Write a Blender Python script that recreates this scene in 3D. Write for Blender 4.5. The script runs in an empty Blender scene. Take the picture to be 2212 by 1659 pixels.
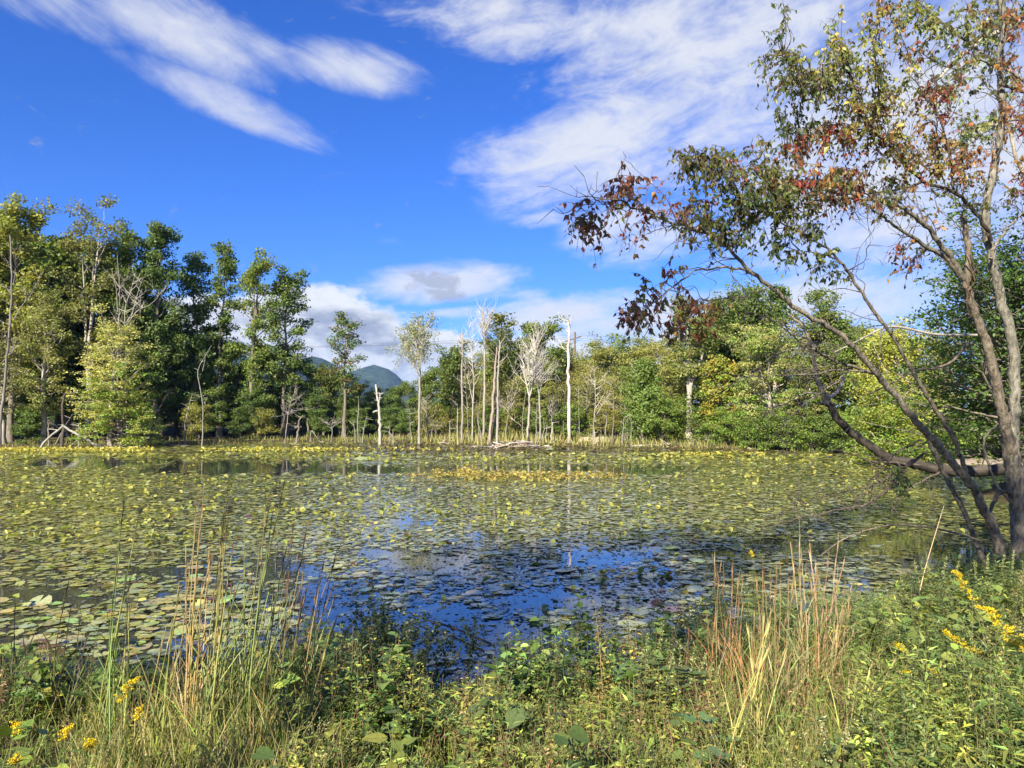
import bpy, math, random
import numpy as np
from mathutils import Vector, Matrix, Quaternion

# ---------------------------------------------------------------- camera, world, sun, exposure
SC = bpy.context.scene
COL = SC.collection
W0, H0, FPX = 2212.0, 1659.0, 1664.0
CAMZ = 2.6
PITCH = math.atan((908 - 829.5) / FPX)
cam_data = bpy.data.cameras.new("camera")
cam_data.sensor_fit = 'HORIZONTAL'
cam_data.sensor_width = 36.0
cam_data.lens = 36.0 * FPX / W0
cam_data.clip_start = 0.05
cam_data.clip_end = 20000
cam = bpy.data.objects.new("camera", cam_data)
cam.location = (0, 0, CAMZ)
cam.rotation_euler = (math.pi / 2 + PITCH, 0, 0)
COL.objects.link(cam)
SC.camera = cam

SUN_EL = math.radians(33)
SUN_AZ = math.radians(-155)      # measured from +Y towards +X: behind the camera, to the left
sun_dir = Vector((math.sin(SUN_AZ) * math.cos(SUN_EL), math.cos(SUN_AZ) * math.cos(SUN_EL), math.sin(SUN_EL)))
sd = bpy.data.lights.new("sun", 'SUN')
sd.energy = 5.0
sd.angle = math.radians(0.53)
sd.color = (1.0, 0.90, 0.74)
sun = bpy.data.objects.new("sun", sd)
sun.rotation_euler = sun_dir.to_track_quat('Z', 'Y').to_euler()
COL.objects.link(sun)

SC.view_settings.view_transform = 'Standard'
SC.view_settings.look = 'None'
SC.view_settings.exposure = 1.5
SC.view_settings.gamma = 1
SC.view_settings.use_curve_mapping = False
SC.cycles.max_bounces = 4
SC.cycles.diffuse_bounces = 2
SC.cycles.glossy_bounces = 2
SC.cycles.transmission_bounces = 2
SC.cycles.use_adaptive_sampling = True
SC.cycles.adaptive_threshold = 0.02
SC.cycles.volume_bounces = 0
SC.cycles.transparent_max_bounces = 4
SC.cycles.use_denoising = True

FWD = Vector((0, math.cos(PITCH), math.sin(PITCH)))
UPV = Vector((0, -math.sin(PITCH), math.cos(PITCH)))
def ray(x, y):
    return FWD + Vector((1, 0, 0)) * ((x - W0 / 2) / FPX) + UPV * ((H0 / 2 - y) / FPX)
def pix(x, y, D):
    """world point seen at photo position (x, y) at distance D ahead"""
    r = ray(x, y)
    t = D / r.y
    return Vector((r.x * t, D, CAMZ + r.z * t))
def azel(x, y):
    r = ray(x, y).normalized()
    return math.degrees(math.atan2(r.x, r.y)), math.degrees(math.asin(r.z))

# ---- sky: Nishita with a field of clouds over the whole dome
world = bpy.data.worlds.new("World")
SC.world = world
world.use_nodes = True
NT = world.node_tree
NT.nodes.clear()
class X:
    """tiny expression wrapper over math nodes"""
    tree = NT
    def __init__(s, sock): s.s = sock
    @staticmethod
    def op(o, *a, clamp=False):
        n = X.tree.nodes.new('ShaderNodeMath'); n.operation = o; n.use_clamp = clamp
        for i, v in enumerate(a):
            if isinstance(v, X): X.tree.links.new(v.s, n.inputs[i])
            else: n.inputs[i].default_value = float(v)
        return X(n.outputs[0])
    def __add__(a, b): return X.op('ADD', a, b)
    __radd__ = __add__
    def __sub__(a, b): return X.op('SUBTRACT', a, b)
    def __rsub__(a, b): return X.op('SUBTRACT', b, a)
    def __mul__(a, b): return X.op('MULTIPLY', a, b)
    __rmul__ = __mul__
    def __truediv__(a, b): return X.op('DIVIDE', a, b)
def smooth(x, a, b):
    n = X.tree.nodes.new('ShaderNodeMapRange'); n.interpolation_type = 'SMOOTHSTEP'
    X.tree.links.new(x.s, n.inputs[0]); n.inputs[1].default_value = a; n.inputs[2].default_value = b
    return X(n.outputs[0])
def vec(x, y, z=0.0):
    n = X.tree.nodes.new('ShaderNodeCombineXYZ')
    for i, v in enumerate((x, y, z)):
        if isinstance(v, X): X.tree.links.new(v.s, n.inputs[i])
        else: n.inputs[i].default_value = v
    return n.outputs[0]
def noise(v, scale, detail=6, rough=.55, dist=0.0):
    n = X.tree.nodes.new('ShaderNodeTexNoise')
    X.tree.links.new(v, n.inputs['Vector'])
    n.inputs['Scale'].default_value = scale; n.inputs['Detail'].default_value = detail
    n.inputs['Roughness'].default_value = rough; n.inputs['Distortion'].default_value = dist
    return X(n.outputs[0])
def mixc(f, a, b):
    n = X.tree.nodes.new('ShaderNodeMix'); n.data_type = 'RGBA'
    if isinstance(f, X): X.tree.links.new(f.s, n.inputs[0])
    else: n.inputs[0].default_value = f
    for i, v in ((6, a), (7, b)):
        if isinstance(v, tuple): n.inputs[i].default_value = (*v, 1)
        else: X.tree.links.new(v, n.inputs[i])
    return n.outputs[2]

sky = NT.nodes.new('ShaderNodeTexSky')
sky.sky_type = 'NISHITA'
sky.sun_disc = False
sky.sun_elevation = SUN_EL
sky.sun_rotation = SUN_AZ
sky.altitude = 300
sky.air_density = 1.0
sky.dust_density = 0.3
sky.ozone_density = 2.6
tc = NT.nodes.new('ShaderNodeTexCoord')
sep = NT.nodes.new('ShaderNodeSeparateXYZ')
NT.links.new(tc.outputs['Generated'], sep.inputs[0])
dx, dy, dz = X(sep.outputs[0]), X(sep.outputs[1]), X(sep.outputs[2])
AZ = X.op('ARCTAN2', dx, dy) * (180 / math.pi)
EL = X.op('ARCSINE', dz) * (180 / math.pi)

# wispy detail, stretched along the wind; gentle domain warp
wv = noise(vec(AZ * 0.05, EL * 0.09, 3.0), 1.0, 3, .5)
def streak(ang, sx, sy, scale, z, det=7, ro=.62, dist=.35):
    c, s = math.cos(math.radians(ang)), math.sin(math.radians(ang))
    a = (AZ * c - EL * s) * sx
    b = (AZ * s + EL * c) * sy
    return noise(vec(a + wv * 1.2, b + wv * 0.8, z), scale, det, ro, dist)
n_down = streak(22, 0.075, 0.27, 1.0, 1.0, 9, .66, .55)       # streaks falling to the right
n_up = streak(-12, 0.16, 0.42, 1.0, 5.0, 9, .66, .5)         # streaks rising to the right
n_puff = noise(vec(AZ * 0.16, EL * 0.30, 9.0), 1.0, 8, .60, .25)
n_fine = noise(vec(AZ * 0.55, EL * 0.95, 4.0), 1.0, 6, .6, .4)
n_low = noise(vec(AZ * 0.05, EL * 0.16, 2.0), 1.0, 4, .5)

def blob(px, py, rx, ry, ang=0.0, s=1.0):
    a0, e0 = azel(px, py)
    return blob_ae(a0, e0, rx * 57.3 / FPX, ry * 57.3 / FPX, ang, s)
def blob_ae(a0, e0, rx, ry, ang=0.0, s=1.0):
    c, n = math.cos(math.radians(-ang)), math.sin(math.radians(-ang))
    u = AZ - a0; v = EL - e0
    a = (u * c + v * n) * (1 / rx); b = (v * c - u * n) * (1 / ry)
    r2 = a * a + b * b
    return X.op('MAXIMUM', 1.0 - r2, 0.0) * s
def total(bl):
    m = bl[0]
    for b in bl[1:]: m = X.op('MAXIMUM', m, b)
    return m
down = total([blob(330, 34, 340, 84, 15, .95), blob(560, 110, 130, 60, 20, .6), blob(770, 148, 195, 58, 7, .95),
              blob(490, 222, 270, 50, 15, .85), blob(130, -10, 300, 70, 10, .7),
              blob_ae(-75, 30, 30, 7, 15, .9), blob_ae(-110, 45, 24, 8, -10, .8), blob_ae(150, 35, 30, 9, 12, .9), blob_ae(-165, 25, 26, 6, 0, .8), blob_ae(110, 55, 20, 10, 20, .8)])
up = total([blob(1290, 330, 380, 150, -9, .88), blob(1130, 60, 480, 90, 8, .66), blob(1560, 150, 520, 330, -10, .80),
            blob(1950, 330, 520, 420, 0, .95), blob(1370, 500, 210, 95, 0, .72), blob(1180, 465, 110, 34, -6, .5),
            blob(955, 608, 230, 56, -5, 1.0), blob(1090, 632, 190, 26, 0, .5), blob(1550, 672, 640, 62, -5, 1.0), blob(1230, 676, 300, 52, -6, 1.0),
            blob(1010, 675, 120, 18, -3, .7), blob(1900, 640, 420, 120, 0, .85), blob(850, 520, 60, 14, 0, .22),
            blob_ae(60, 14, 22, 9, 0, .9), blob_ae(85, 26, 24, 10, 10, .8), blob_ae(-60, 12, 18, 6, 0, .8), blob_ae(170, 14, 30, 7, 0, .8), blob_ae(-130, 14, 26, 6, 0, .8)])
bank = total([blob(720, 735, 235, 135, 7, 1.0), blob(930, 790, 240, 92, 5, .95), blob(1180, 800, 380, 88, 0, .85), blob(520, 720, 300, 100, 0, .8), blob(250, 770, 380, 100, 0, .8),
              blob(1600, 790, 420, 110, 0, .75), blob_ae(48, 5, 14, 5, 0, .8), blob_ae(-50, 4, 16, 4, 0, .8), blob_ae(90, 5, 20, 4, 0, .8), blob_ae(-95, 5, 22, 5, 0, .8), blob_ae(150, 5, 30, 4, 0, .8), blob_ae(-150, 5, 28, 4, 0, .8)])
d_down = smooth(down * 0.85 + (n_down - 0.5) * 1.45 + (n_fine - 0.5) * 0.35, 0.06, 1.05) * X.op('MINIMUM', down * 4.0, 1.0)
d_up = smooth(up * 0.85 + (n_up - 0.5) * 1.25 + (n_low - 0.5) * 0.6 + (n_fine - 0.5) * 0.45, 0.12, 0.92) * X.op('MINIMUM', up * 4.0, 1.0)
d_bank = smooth(bank * 1.0 + (n_puff - 0.5) * 1.0 + (n_fine - 0.5) * 0.55, 0.20, 0.46)
gray_core = smooth(blob(938, 612, 84, 52, 20, 1.0) * 0.9 + (n_fine - 0.5) * 2.6, 0.30, 0.80)
SKYK = 0.105
hs = NT.nodes.new('ShaderNodeHueSaturation')
hs.inputs['Saturation'].default_value = 1.27
hs.inputs['Value'].default_value = 1.0
NT.links.new(sky.outputs[0], hs.inputs['Color'])
hm = NT.nodes.new('ShaderNodeMix'); hm.data_type = 'RGBA'; hm.blend_type = 'MULTIPLY'; hm.inputs[0].default_value = 1.0
hm.inputs[7].default_value = (0.235, 0.355, 0.66, 1)      # deep blue of this clear autumn air
NT.links.new(hs.outputs[0], hm.inputs[6])
def scaled(c, k): return tuple(v * k for v in c)
WHITE = scaled((0.29, 0.30, 0.325), 1 / SKYK)
LOWW = scaled((0.33, 0.34, 0.355), 1 / SKYK)
GREY = scaled((0.135, 0.152, 0.20), 1 / SKYK)
c = mixc(d_down * 0.90, hm.outputs[2], WHITE)
c = mixc(d_up * 0.95, c, WHITE)
c = mixc(gray_core * 0.70, c, GREY)
shade = smooth((n_puff - 0.5) * 1.9 + bank * 0.55 - (noise(vec(AZ * 0.16, EL * 0.30 + 0.28, 9.0), 1.0, 6, .58, .25) - 0.5) * 2.3 + (n_low - .5) * 1.0 + (n_fine - .5) * .7, 0.20, 0.95)
cb = mixc(shade, LOWW, GREY)
c = mixc(d_bank, c, cb)
bg = NT.nodes.new('ShaderNodeBackground')
bg.inputs['Strength'].default_value = SKYK
NT.links.new(c, bg.inputs['Color'])
wo = NT.nodes.new('ShaderNodeOutputWorld')
NT.links.new(bg.outputs[0], wo.inputs[0])
world.cycles.sampling_method = 'MANUAL'
world.cycles.sample_map_resolution = 512

# ---------------------------------------------------------------- helpers
class MB:
    """collects faces; .obj() links them as one mesh object. Attribute 'tint' = the surface's own colour."""
    def __init__(s): s.v, s.c, s.t, s.q, s.n = [], [], [], [], 0
    def add(s, V, F, C):
        V = np.asarray(V, dtype=np.float32).reshape(-1, 3)
        F = np.asarray(F, dtype=np.int32)
        C = np.asarray(C, dtype=np.float32)
        if C.ndim == 1: C = np.broadcast_to(C, V.shape)
        s.v.append(V); s.c.append(C)
        (s.t if F.shape[1] == 3 else s.q).append(F + s.n)
        s.n += len(V)
    def mesh(s, name, origin=(0, 0, 0)):
        V = np.concatenate(s.v) - np.array(origin, dtype=np.float32)
        C = np.concatenate(s.c)
        T = np.concatenate(s.t) if s.t else np.zeros((0, 3), np.int32)
        Q = np.concatenate(s.q) if s.q else np.zeros((0, 4), np.int32)
        me = bpy.data.meshes.new(name)
        me.vertices.add(len(V)); me.vertices.foreach_set('co', V.astype(np.float32).ravel())
        nl = T.size + Q.size
        me.loops.add(nl); me.loops.foreach_set('vertex_index', np.concatenate([T.ravel(), Q.ravel()]).astype(np.int32))
        npoly = len(T) + len(Q)
        me.polygons.add(npoly)
        st = np.concatenate([np.arange(len(T)) * 3, T.size + np.arange(len(Q)) * 4]).astype(np.int32)
        me.polygons.foreach_set('loop_start', st)
        at = me.attributes.new('tint', 'FLOAT_COLOR', 'POINT')
        at.data.foreach_set('color', np.concatenate([C, np.ones((len(C), 1))], 1).astype(np.float32).ravel())
        me.update(calc_edges=True)
        return me
    def obj(s, name, mat, parent=None, origin=(0, 0, 0), smooth=False, **kw):
        me = s.mesh(name, origin)
        if smooth: me.polygons.foreach_set('use_smooth', np.ones(len(me.polygons), dtype=bool))
        return link(name, me, mat, parent, **kw)
def link(name, me, mat=None, parent=None, **kw):
    if mat is not None and not me.materials: me.materials.append(mat)
    o = bpy.data.objects.new(name, me); COL.objects.link(o)
    if parent is not None: o.parent = parent
    for k, v in kw.items(): o[k] = v
    return o
def thing(name, label, cat, loc=(0, 0, 0), rz=0.0, group=None, sc=1.0):
    o = bpy.data.objects.new(name, None); COL.objects.link(o)
    o.empty_display_size = 0.2
    o.location = loc; o.rotation_euler = (0, 0, rz); o.scale = (sc, sc, sc)
    o['label'] = label; o['category'] = cat
    if group: o['group'] = group
    return o
def dup(root, loc, rz=0.0, sc=(1, 1, 1), label=None, group=None):
    r = root.copy(); COL.objects.link(r)
    r.location = loc; r.rotation_euler = (0, 0, rz); r.scale = sc
    if label: r['label'] = label
    if group: r['group'] = group
    for ch in root.children:
        cc = ch.copy(); COL.objects.link(cc); cc.parent = r
        for g in ch.children:
            d = g.copy(); COL.objects.link(d); d.parent = cc
    return r

def unit(a): return a / np.maximum(np.linalg.norm(a, axis=-1, keepdims=True), 1e-9)
def tube(mb, P, R, col, n=6, cap=True, bump=0.0, rng=None):
    P = np.asarray(P, float); m = len(P)
    R = np.broadcast_to(np.asarray(R, float), (m,))
    T = unit(np.gradient(P, axis=0))
    a = np.array([0, 0, 1.0]) if abs(T[0, 2]) < .9 else np.array([1.0, 0, 0])
    u = np.cross(T[0], a); u /= np.linalg.norm(u)
    th = np.arange(n) * 2 * math.pi / n
    V = np.empty((m, n, 3))
    for i in range(m):
        u = u - T[i] * np.dot(u, T[i]); u /= np.linalg.norm(u)
        w = np.cross(T[i], u)
        r = R[i] * (1 + (rng.uniform(-bump, bump, n) if bump else 0)) * np.ones(n)
        V[i] = P[i] + (np.cos(th) * r)[:, None] * u + (np.sin(th) * r)[:, None] * w
    i, j = np.meshgrid(np.arange(m - 1), np.arange(n), indexing='ij')
    k = (j + 1) % n
    F = np.stack([i * n + j, i * n + k, (i + 1) * n + k, (i + 1) * n + j], -1).reshape(-1, 4)
    mb.add(V.reshape(-1, 3), F, col)
    if cap and R[-1] > 0.015:
        top = np.concatenate([V[-1], P[-1:] + T[-1:] * R[-1] * .3])
        mb.add(top, np.stack([np.arange(n), (np.arange(n) + 1) % n, np.full(n, n)], -1), col)
def spline(P, n):
    """smooth a polyline (Catmull-Rom) to n points"""
    P = np.asarray(P, float); m = len(P)
    if m < 3: return P[0] + (P[-1] - P[0]) * np.linspace(0, 1, n)[:, None]
    Q = np.concatenate([[2 * P[0] - P[1]], P, [2 * P[-1] - P[-2]]])
    s = np.linspace(0, m - 1 - 1e-6, n); i = s.astype(int); t = (s - i)[:, None]
    a, b, c_, d = Q[i], Q[i + 1], Q[i + 2], Q[i + 3]
    return .5 * (2 * b + (c_ - a) * t + (2 * a - 5 * b + 4 * c_ - d) * t ** 2 + (3 * b - a - 3 * c_ + d) * t ** 3)

# leaf templates: x along the blade, y across, z up
DIA = (np.array([[0, 0, 0], [.45, -.34, .06], [1, 0, -.08], [.45, .34, .06]]), np.array([[0, 1, 2, 3]]))
FOLD = (np.array([[0, 0, 0], [.35, -.26, .08], [.72, -.17, .03], [1, 0, -.14], [.72, .17, .03], [.35, .26, .08], [.38, 0, 0], [.74, 0, -.04]]),
        np.array([[0, 1, 2, 7], [0, 7, 4, 5], [7, 2, 3, 3], [7, 3, 4, 4]]))
FOLD = (np.array([[0, 0, 0], [.4, -.24, .07], [1, 0, -.14], [.4, .24, .07], [.45, 0, -.01]]), np.array([[0, 1, 2, 4], [0, 4, 2, 3]]))
LANCE = (np.array([[0, 0, 0], [.3, -.095, .03], [1, 0, -.22], [.3, .095, .03], [.4, 0, -.01]]), np.array([[0, 1, 2, 4], [0, 4, 2, 3]]))
def fan_leaf(rim, cup=0.0, droop=0.0):
    """broad leaf from a rim outline (closed, starting at the stalk)"""
    rim = np.asarray(rim, float); n = len(rim)
    mid = np.array([.45, 0.0])
    z = cup * ((rim - mid) ** 2).sum(1) - droop * rim[:, 0] ** 2
    V = np.concatenate([np.c_[rim, z], [[mid[0], 0, -droop * .2]]])
    F = np.stack([np.arange(n), (np.arange(n) + 1) % n, np.full(n, n)], -1)
    return V, F
OVATE = fan_leaf([(0, 0), (.12, -.2), (.35, -.31), (.65, -.24), (.87, -.1), (1, 0), (.87, .1), (.65, .24), (.35, .31), (.12, .2)], .25, .25)
OVLOW = (np.array([[0, 0, 0], [.3, -.3, .08], [.72, -.21, .02], [1, 0, -.16], [.72, .21, .02], [.3, .3, .08]]), np.array([[0, 1, 2, 3], [0, 3, 4, 5]]))
NARROW = (np.array([[0, 0, 0], [.4, -.12, .03], [1, 0, -.15], [.4, .12, .03]]), np.array([[0, 1, 2, 3]]))
HTLOW = (np.array([[.04, 0, 0], [0, -.4, .05], [.42, -.48, .06], [1, 0, -.18], [.42, .48, .06], [0, .4, .05]]), np.array([[0, 1, 2, 3], [0, 3, 4, 5]]))
HEART = fan_leaf([(.06, 0), (-.08, -.22), (.05, -.44), (.33, -.5), (.62, -.36), (.85, -.15), (1, 0), (.85, .15), (.62, .36), (.33, .5), (.05, .44), (-.08, .22)], .18, .22)
LOBED = fan_leaf([(0, 0), (-.1, -.3), (.2, -.3), (.25, -.6), (.5, -.33), (.7, -.42), (.75, -.16), (1, 0), (.75, .16), (.7, .42), (.5, .33), (.25, .6), (.2, .3), (-.1, .3)], .1, .2)
ROUND = fan_leaf([(0, 0), (.1, -.28), (.4, -.42), (.75, -.36), (.98, -.13), (.98, .13), (.75, .36), (.4, .42), (.1, .28)], .15, .1)

def leaves(mb, P, D, N, S, tpl, C):
    """many leaves at once: P base, D direction, N upper-face normal, S size, C colour"""
    TV, TF = tpl
    P = np.asarray(P, float); k = len(P)
    if k == 0: return
    Xd = unit(D); Z = unit(N - Xd * (N * Xd).sum(1, keepdims=True)); Y = np.cross(Z, Xd)
    S = np.broadcast_to(np.asarray(S, float), (k,))[:, None, None]
    V = P[:, None, :] + S * (TV[None, :, 0:1] * Xd[:, None] + TV[None, :, 1:2] * Y[:, None] + TV[None, :, 2:3] * Z[:, None])
    m = len(TV)
    F = (TF[None] + (np.arange(k) * m)[:, None, None]).reshape(-1, TF.shape[1])
    C = np.asarray(C, float)
    if C.ndim == 1: C = np.broadcast_to(C, (k, 3))
    mb.add(V.reshape(-1, 3), F, np.repeat(C, m, axis=0))
def vary(rng, col, k, v=.18, h=.10):
    """k colours around col"""
    c = np.asarray(col, float) * np.exp(rng.normal(0, v, (k, 1)))
    return np.clip(c * np.exp(rng.normal(0, h, (k, 3))), 0.004, .9)
def pick(rng, pal, k):
    pal = np.asarray(pal, float)
    return pal[rng.integers(0, len(pal), k)]

# ---------------------------------------------------------------- materials
def mat(name, rough=.6, spec=.3, translucent=0.0, attr=True, color=(.5, .5, .5), objvar=.0):
    m = bpy.data.materials.new(name); m.use_nodes = True
    t = m.node_tree; t.nodes.clear()
    out = t.nodes.new('ShaderNodeOutputMaterial')
    p = t.nodes.new('ShaderNodeBsdfPrincipled')
    p.inputs['Roughness'].default_value = rough
    p.inputs['Specular IOR Level'].default_value = spec
    if attr:
        a = t.nodes.new('ShaderNodeAttribute'); a.attribute_name = 'tint'
        csock = a.outputs['Color']
        if objvar:
            oi = t.nodes.new('ShaderNodeObjectInfo')
            mr = t.nodes.new('ShaderNodeMapRange')
            mr.inputs[3].default_value = 1 - objvar; mr.inputs[4].default_value = 1 + objvar
            t.links.new(oi.outputs['Random'], mr.inputs[0])
            vm = t.nodes.new('ShaderNodeVectorMath'); vm.operation = 'SCALE'
            t.links.new(csock, vm.inputs[0]); t.links.new(mr.outputs[0], vm.inputs['Scale'])
            csock = vm.outputs[0]
        t.links.new(csock, p.inputs['Base Color'])
    else:
        p.inputs['Base Color'].default_value = (*color, 1); csock = None
    m['p'] = 0
    if translucent:
        tr = t.nodes.new('ShaderNodeBsdfTranslucent')
        if csock: 
            gm = t.nodes.new('ShaderNodeVectorMath'); gm.operation = 'MULTIPLY'
            gm.inputs[1].default_value = (1.5, 1.45, .7)
            t.links.new(csock, gm.inputs[0]); t.links.new(gm.outputs[0], tr.inputs[0])
        mx = t.nodes.new('ShaderNodeMixShader'); mx.inputs[0].default_value = translucent
        t.links.new(p.outputs[0], mx.inputs[1]); t.links.new(tr.outputs[0], mx.inputs[2])
        t.links.new(mx.outputs[0], out.inputs[0])
    else:
        t.links.new(p.outputs[0], out.inputs[0])
    return m
def noisy(m, scale, amount, bump=0.0, stretch=(1, 1, 1), detail=6, dark=(.35, .35, .35), light=(1.5, 1.5, 1.5)):
    """multiply the colour by a noise and add relief"""
    t = m.node_tree
    p = next(n for n in t.nodes if n.type == 'BSDF_PRINCIPLED')
    tc = t.nodes.new('ShaderNodeTexCoord'); mp = t.nodes.new('ShaderNodeMapping')
    mp.inputs['Scale'].default_value = stretch
    t.links.new(tc.outputs['Object'], mp.inputs[0])
    n = t.nodes.new('ShaderNodeTexNoise'); n.inputs['Scale'].default_value = scale; n.inputs['Detail'].default_value = detail; n.inputs['Roughness'].default_value = .65
    t.links.new(mp.outputs[0], n.inputs['Vector'])
    cr = t.nodes.new('ShaderNodeValToRGB')
    cr.color_ramp.elements[0].position = .3; cr.color_ramp.elements[0].color = (*dark, 1)
    cr.color_ramp.elements[1].position = .7; cr.color_ramp.elements[1].color = (*light, 1)
    t.links.new(n.outputs[0], cr.inputs[0])
    mx = t.nodes.new('ShaderNodeMix'); mx.data_type = 'RGBA'; mx.blend_type = 'MULTIPLY'; mx.inputs[0].default_value = amount
    src = p.inputs['Base Color'].links
    if src: t.links.new(src[0].from_socket, mx.inputs[6])
    else: mx.inputs[6].default_value = p.inputs['Base Color'].default_value
    t.links.new(cr.outputs[0], mx.inputs[7]); t.links.new(mx.outputs[2], p.inputs['Base Color'])
    if bump:
        b = t.nodes.new('ShaderNodeBump'); b.inputs['Strength'].default_value = 1; b.inputs['Distance'].default_value = bump
        t.links.new(n.outputs[0], b.inputs['Height']); t.links.new(b.outputs[0], p.inputs['Normal'])
    return m
M_LEAF = mat('leaf', .5, .35, .36, objvar=.12)
M_NEAR = mat('leaf_near', .42, .4, .34)
M_GRASS = mat('grass', .5, .3, .30)
M_PAD = noisy(mat('lily_pad', .30, .6, .08), 9.0, .5, .0, dark=(.72, .72, .6), light=(1.25, 1.22, 1.2))
_p = next(n for n in M_PAD.node_tree.nodes if n.type == 'BSDF_PRINCIPLED'); _p.inputs['Coat Weight'].default_value = .55; _p.inputs['Coat Roughness'].default_value = .14; _p.inputs['Coat IOR'].default_value = 1.5
M_PETAL = mat('petal', .6, .2, .25)
M_BARK = noisy(mat('bark', .85, .15), 6.0, .85, .03, (1, 1, .25))
M_DEAD = noisy(mat('dead_wood', .8, .2), 4.0, .7, .012, (1, 1, .12), dark=(.5, .48, .45), light=(1.25, 1.25, 1.25))
M_NBARK = noisy(mat('near_bark', .85, .2), 20.0, 1.0, .03, (1, 1, .4), 10, dark=(.22, .20, .17), light=(2.5, 2.45, 2.25))
M_NBARK2 = noisy(mat('log_bark', .85, .2), 9.0, .9, .025, (.25, 1, 1), 8, dark=(.3, .28, .25), light=(1.9, 1.85, 1.7))

def veined(name, radial, rough=.42, spec=.4, trans=.3):
    """leaf material whose own veins follow the blade (midrib and side veins, or rays from a pad's centre)"""
    m = mat(name, rough, spec, trans)
    t = m.node_tree; X.tree = t
    p_ = next(n_ for n_ in t.nodes if n_.type == 'BSDF_PRINCIPLED')
    tc_ = t.nodes.new('ShaderNodeTexCoord'); sp_ = t.nodes.new('ShaderNodeSeparateXYZ'); t.links.new(tc_.outputs['Object'], sp_.inputs[0])
    x_, y_ = X(sp_.outputs[0]), X(sp_.outputs[1])
    if radial:
        v_ = smooth(X.op('ABSOLUTE', X.op('SINE', X.op('ARCTAN2', y_, x_) * 7.0)), .0, .14)
    else:
        ay_ = X.op('ABSOLUTE', y_)
        v_ = X.op('MINIMUM', smooth(ay_, .006, .03), smooth(X.op('ABSOLUTE', X.op('SINE', (x_ - ay_ * .9) * 22.0)), .0, .22))
    nz_ = noise(tc_.outputs['Object'], 5.0, 5, .65)
    f_ = (v_ * .28 + .72) * (smooth(nz_, .25, .75) * .45 + .72)
    src_ = p_.inputs['Base Color'].links[0].from_socket
    vm_ = t.nodes.new('ShaderNodeVectorMath'); vm_.operation = 'SCALE'
    t.links.new(src_, vm_.inputs[0]); t.links.new(f_.s, vm_.inputs['Scale']); t.links.new(vm_.outputs[0], p_.inputs['Base Color'])
    bp_ = t.nodes.new('ShaderNodeBump'); bp_.inputs['Distance'].default_value = .004; bp_.inputs['Strength'].default_value = .5
    t.links.new(v_.s, bp_.inputs['Height']); t.links.new(bp_.outputs[0], p_.inputs['Normal'])
    X.tree = NT
    return m
M_VEIN = veined('veined_leaf', False)
M_PADV = veined('veined_pad', True, .30, .6, .08)
_p = next(n for n in M_PADV.node_tree.nodes if n.type == 'BSDF_PRINCIPLED'); _p.inputs['Coat Weight'].default_value = .55; _p.inputs['Coat Roughness'].default_value = .14
# ---------------------------------------------------------------- terrain and water
SHORE = np.array([(-70, 62), (-72, 30), (-40, 12), (-20, 9.4), (-12, 9.0), (-8, 8.6), (-5, 8.4), (-3, 8.1), (-1.4, 7.6), (0, 7.2), (1.2, 7.8), (2.2, 8.4), (4, 9.4), (6, 11.2), (7.4, 12.4), (8.6, 13.2), (10.6, 15.0),
                  (13.0, 18), (14.9, 23.0), (16.6, 28), (23.5, 36), (38, 46), (37, 53), (30, 57), (25.5, 63), (22, 69), (15, 75), (8, 79), (0, 81), (-8, 86), (-17, 90), (-26, 90), (-34, 82), (-42, 76), (-50, 72), (-60, 70)], float)
def shore_d(x, y):
    """signed distance to the waterline: positive on land"""
    x = np.asarray(x, float); y = np.asarray(y, float)
    d = np.full(x.shape, 1e9); ins = np.zeros(x.shape, bool)
    n = len(SHORE)
    for i in range(n):
        a, b = SHORE[i], SHORE[(i + 1) % n]
        e = b - a
        t = np.clip(((x - a[0]) * e[0] + (y - a[1]) * e[1]) / (e @ e), 0, 1)
        d = np.minimum(d, np.hypot(x - a[0] - t * e[0], y - a[1] - t * e[1]))
        cnd = ((a[1] > y) != (b[1] > y)) & (x < (b[0] - a[0]) * (y - a[1]) / (b[1] - a[1] + 1e-12) + a[0])
        ins ^= cnd
    return np.where(ins, -d, d)
def gz(x, y):
    x = np.asarray(x, float); y = np.asarray(y, float)
    d = shore_d(x, y)
    near = np.clip((40 - y) / 20, 0, 1)
    s = lambda t: np.clip(t, 0, 1) ** 2 * (3 - 2 * np.clip(t, 0, 1))
    wob = .06 * np.sin(1.7 * x + .6 * y) + .05 * np.sin(.9 * y - 2.3 * x + 1) + .03 * np.sin(4.1 * x + 3.3 * y)
    land = near * (1.02 * (np.clip(d / 6.2, 0, 1) * .75 + .25 * s(d / 2.0)) + .03 * np.clip(d - 6, 0, 40)) + (1 - near) * (.25 * s(d / 1.5) + .9 * s(d / 30) + .02 * np.clip(d - 20, 0, 200))
    return np.where(d > 0, land + wob * np.clip(d / 1.5, 0, 1), np.maximum(-.8, .18 * d)) - .015
def g1(x, y): return float(gz(np.array([x]), np.array([y]))[0])

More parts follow.
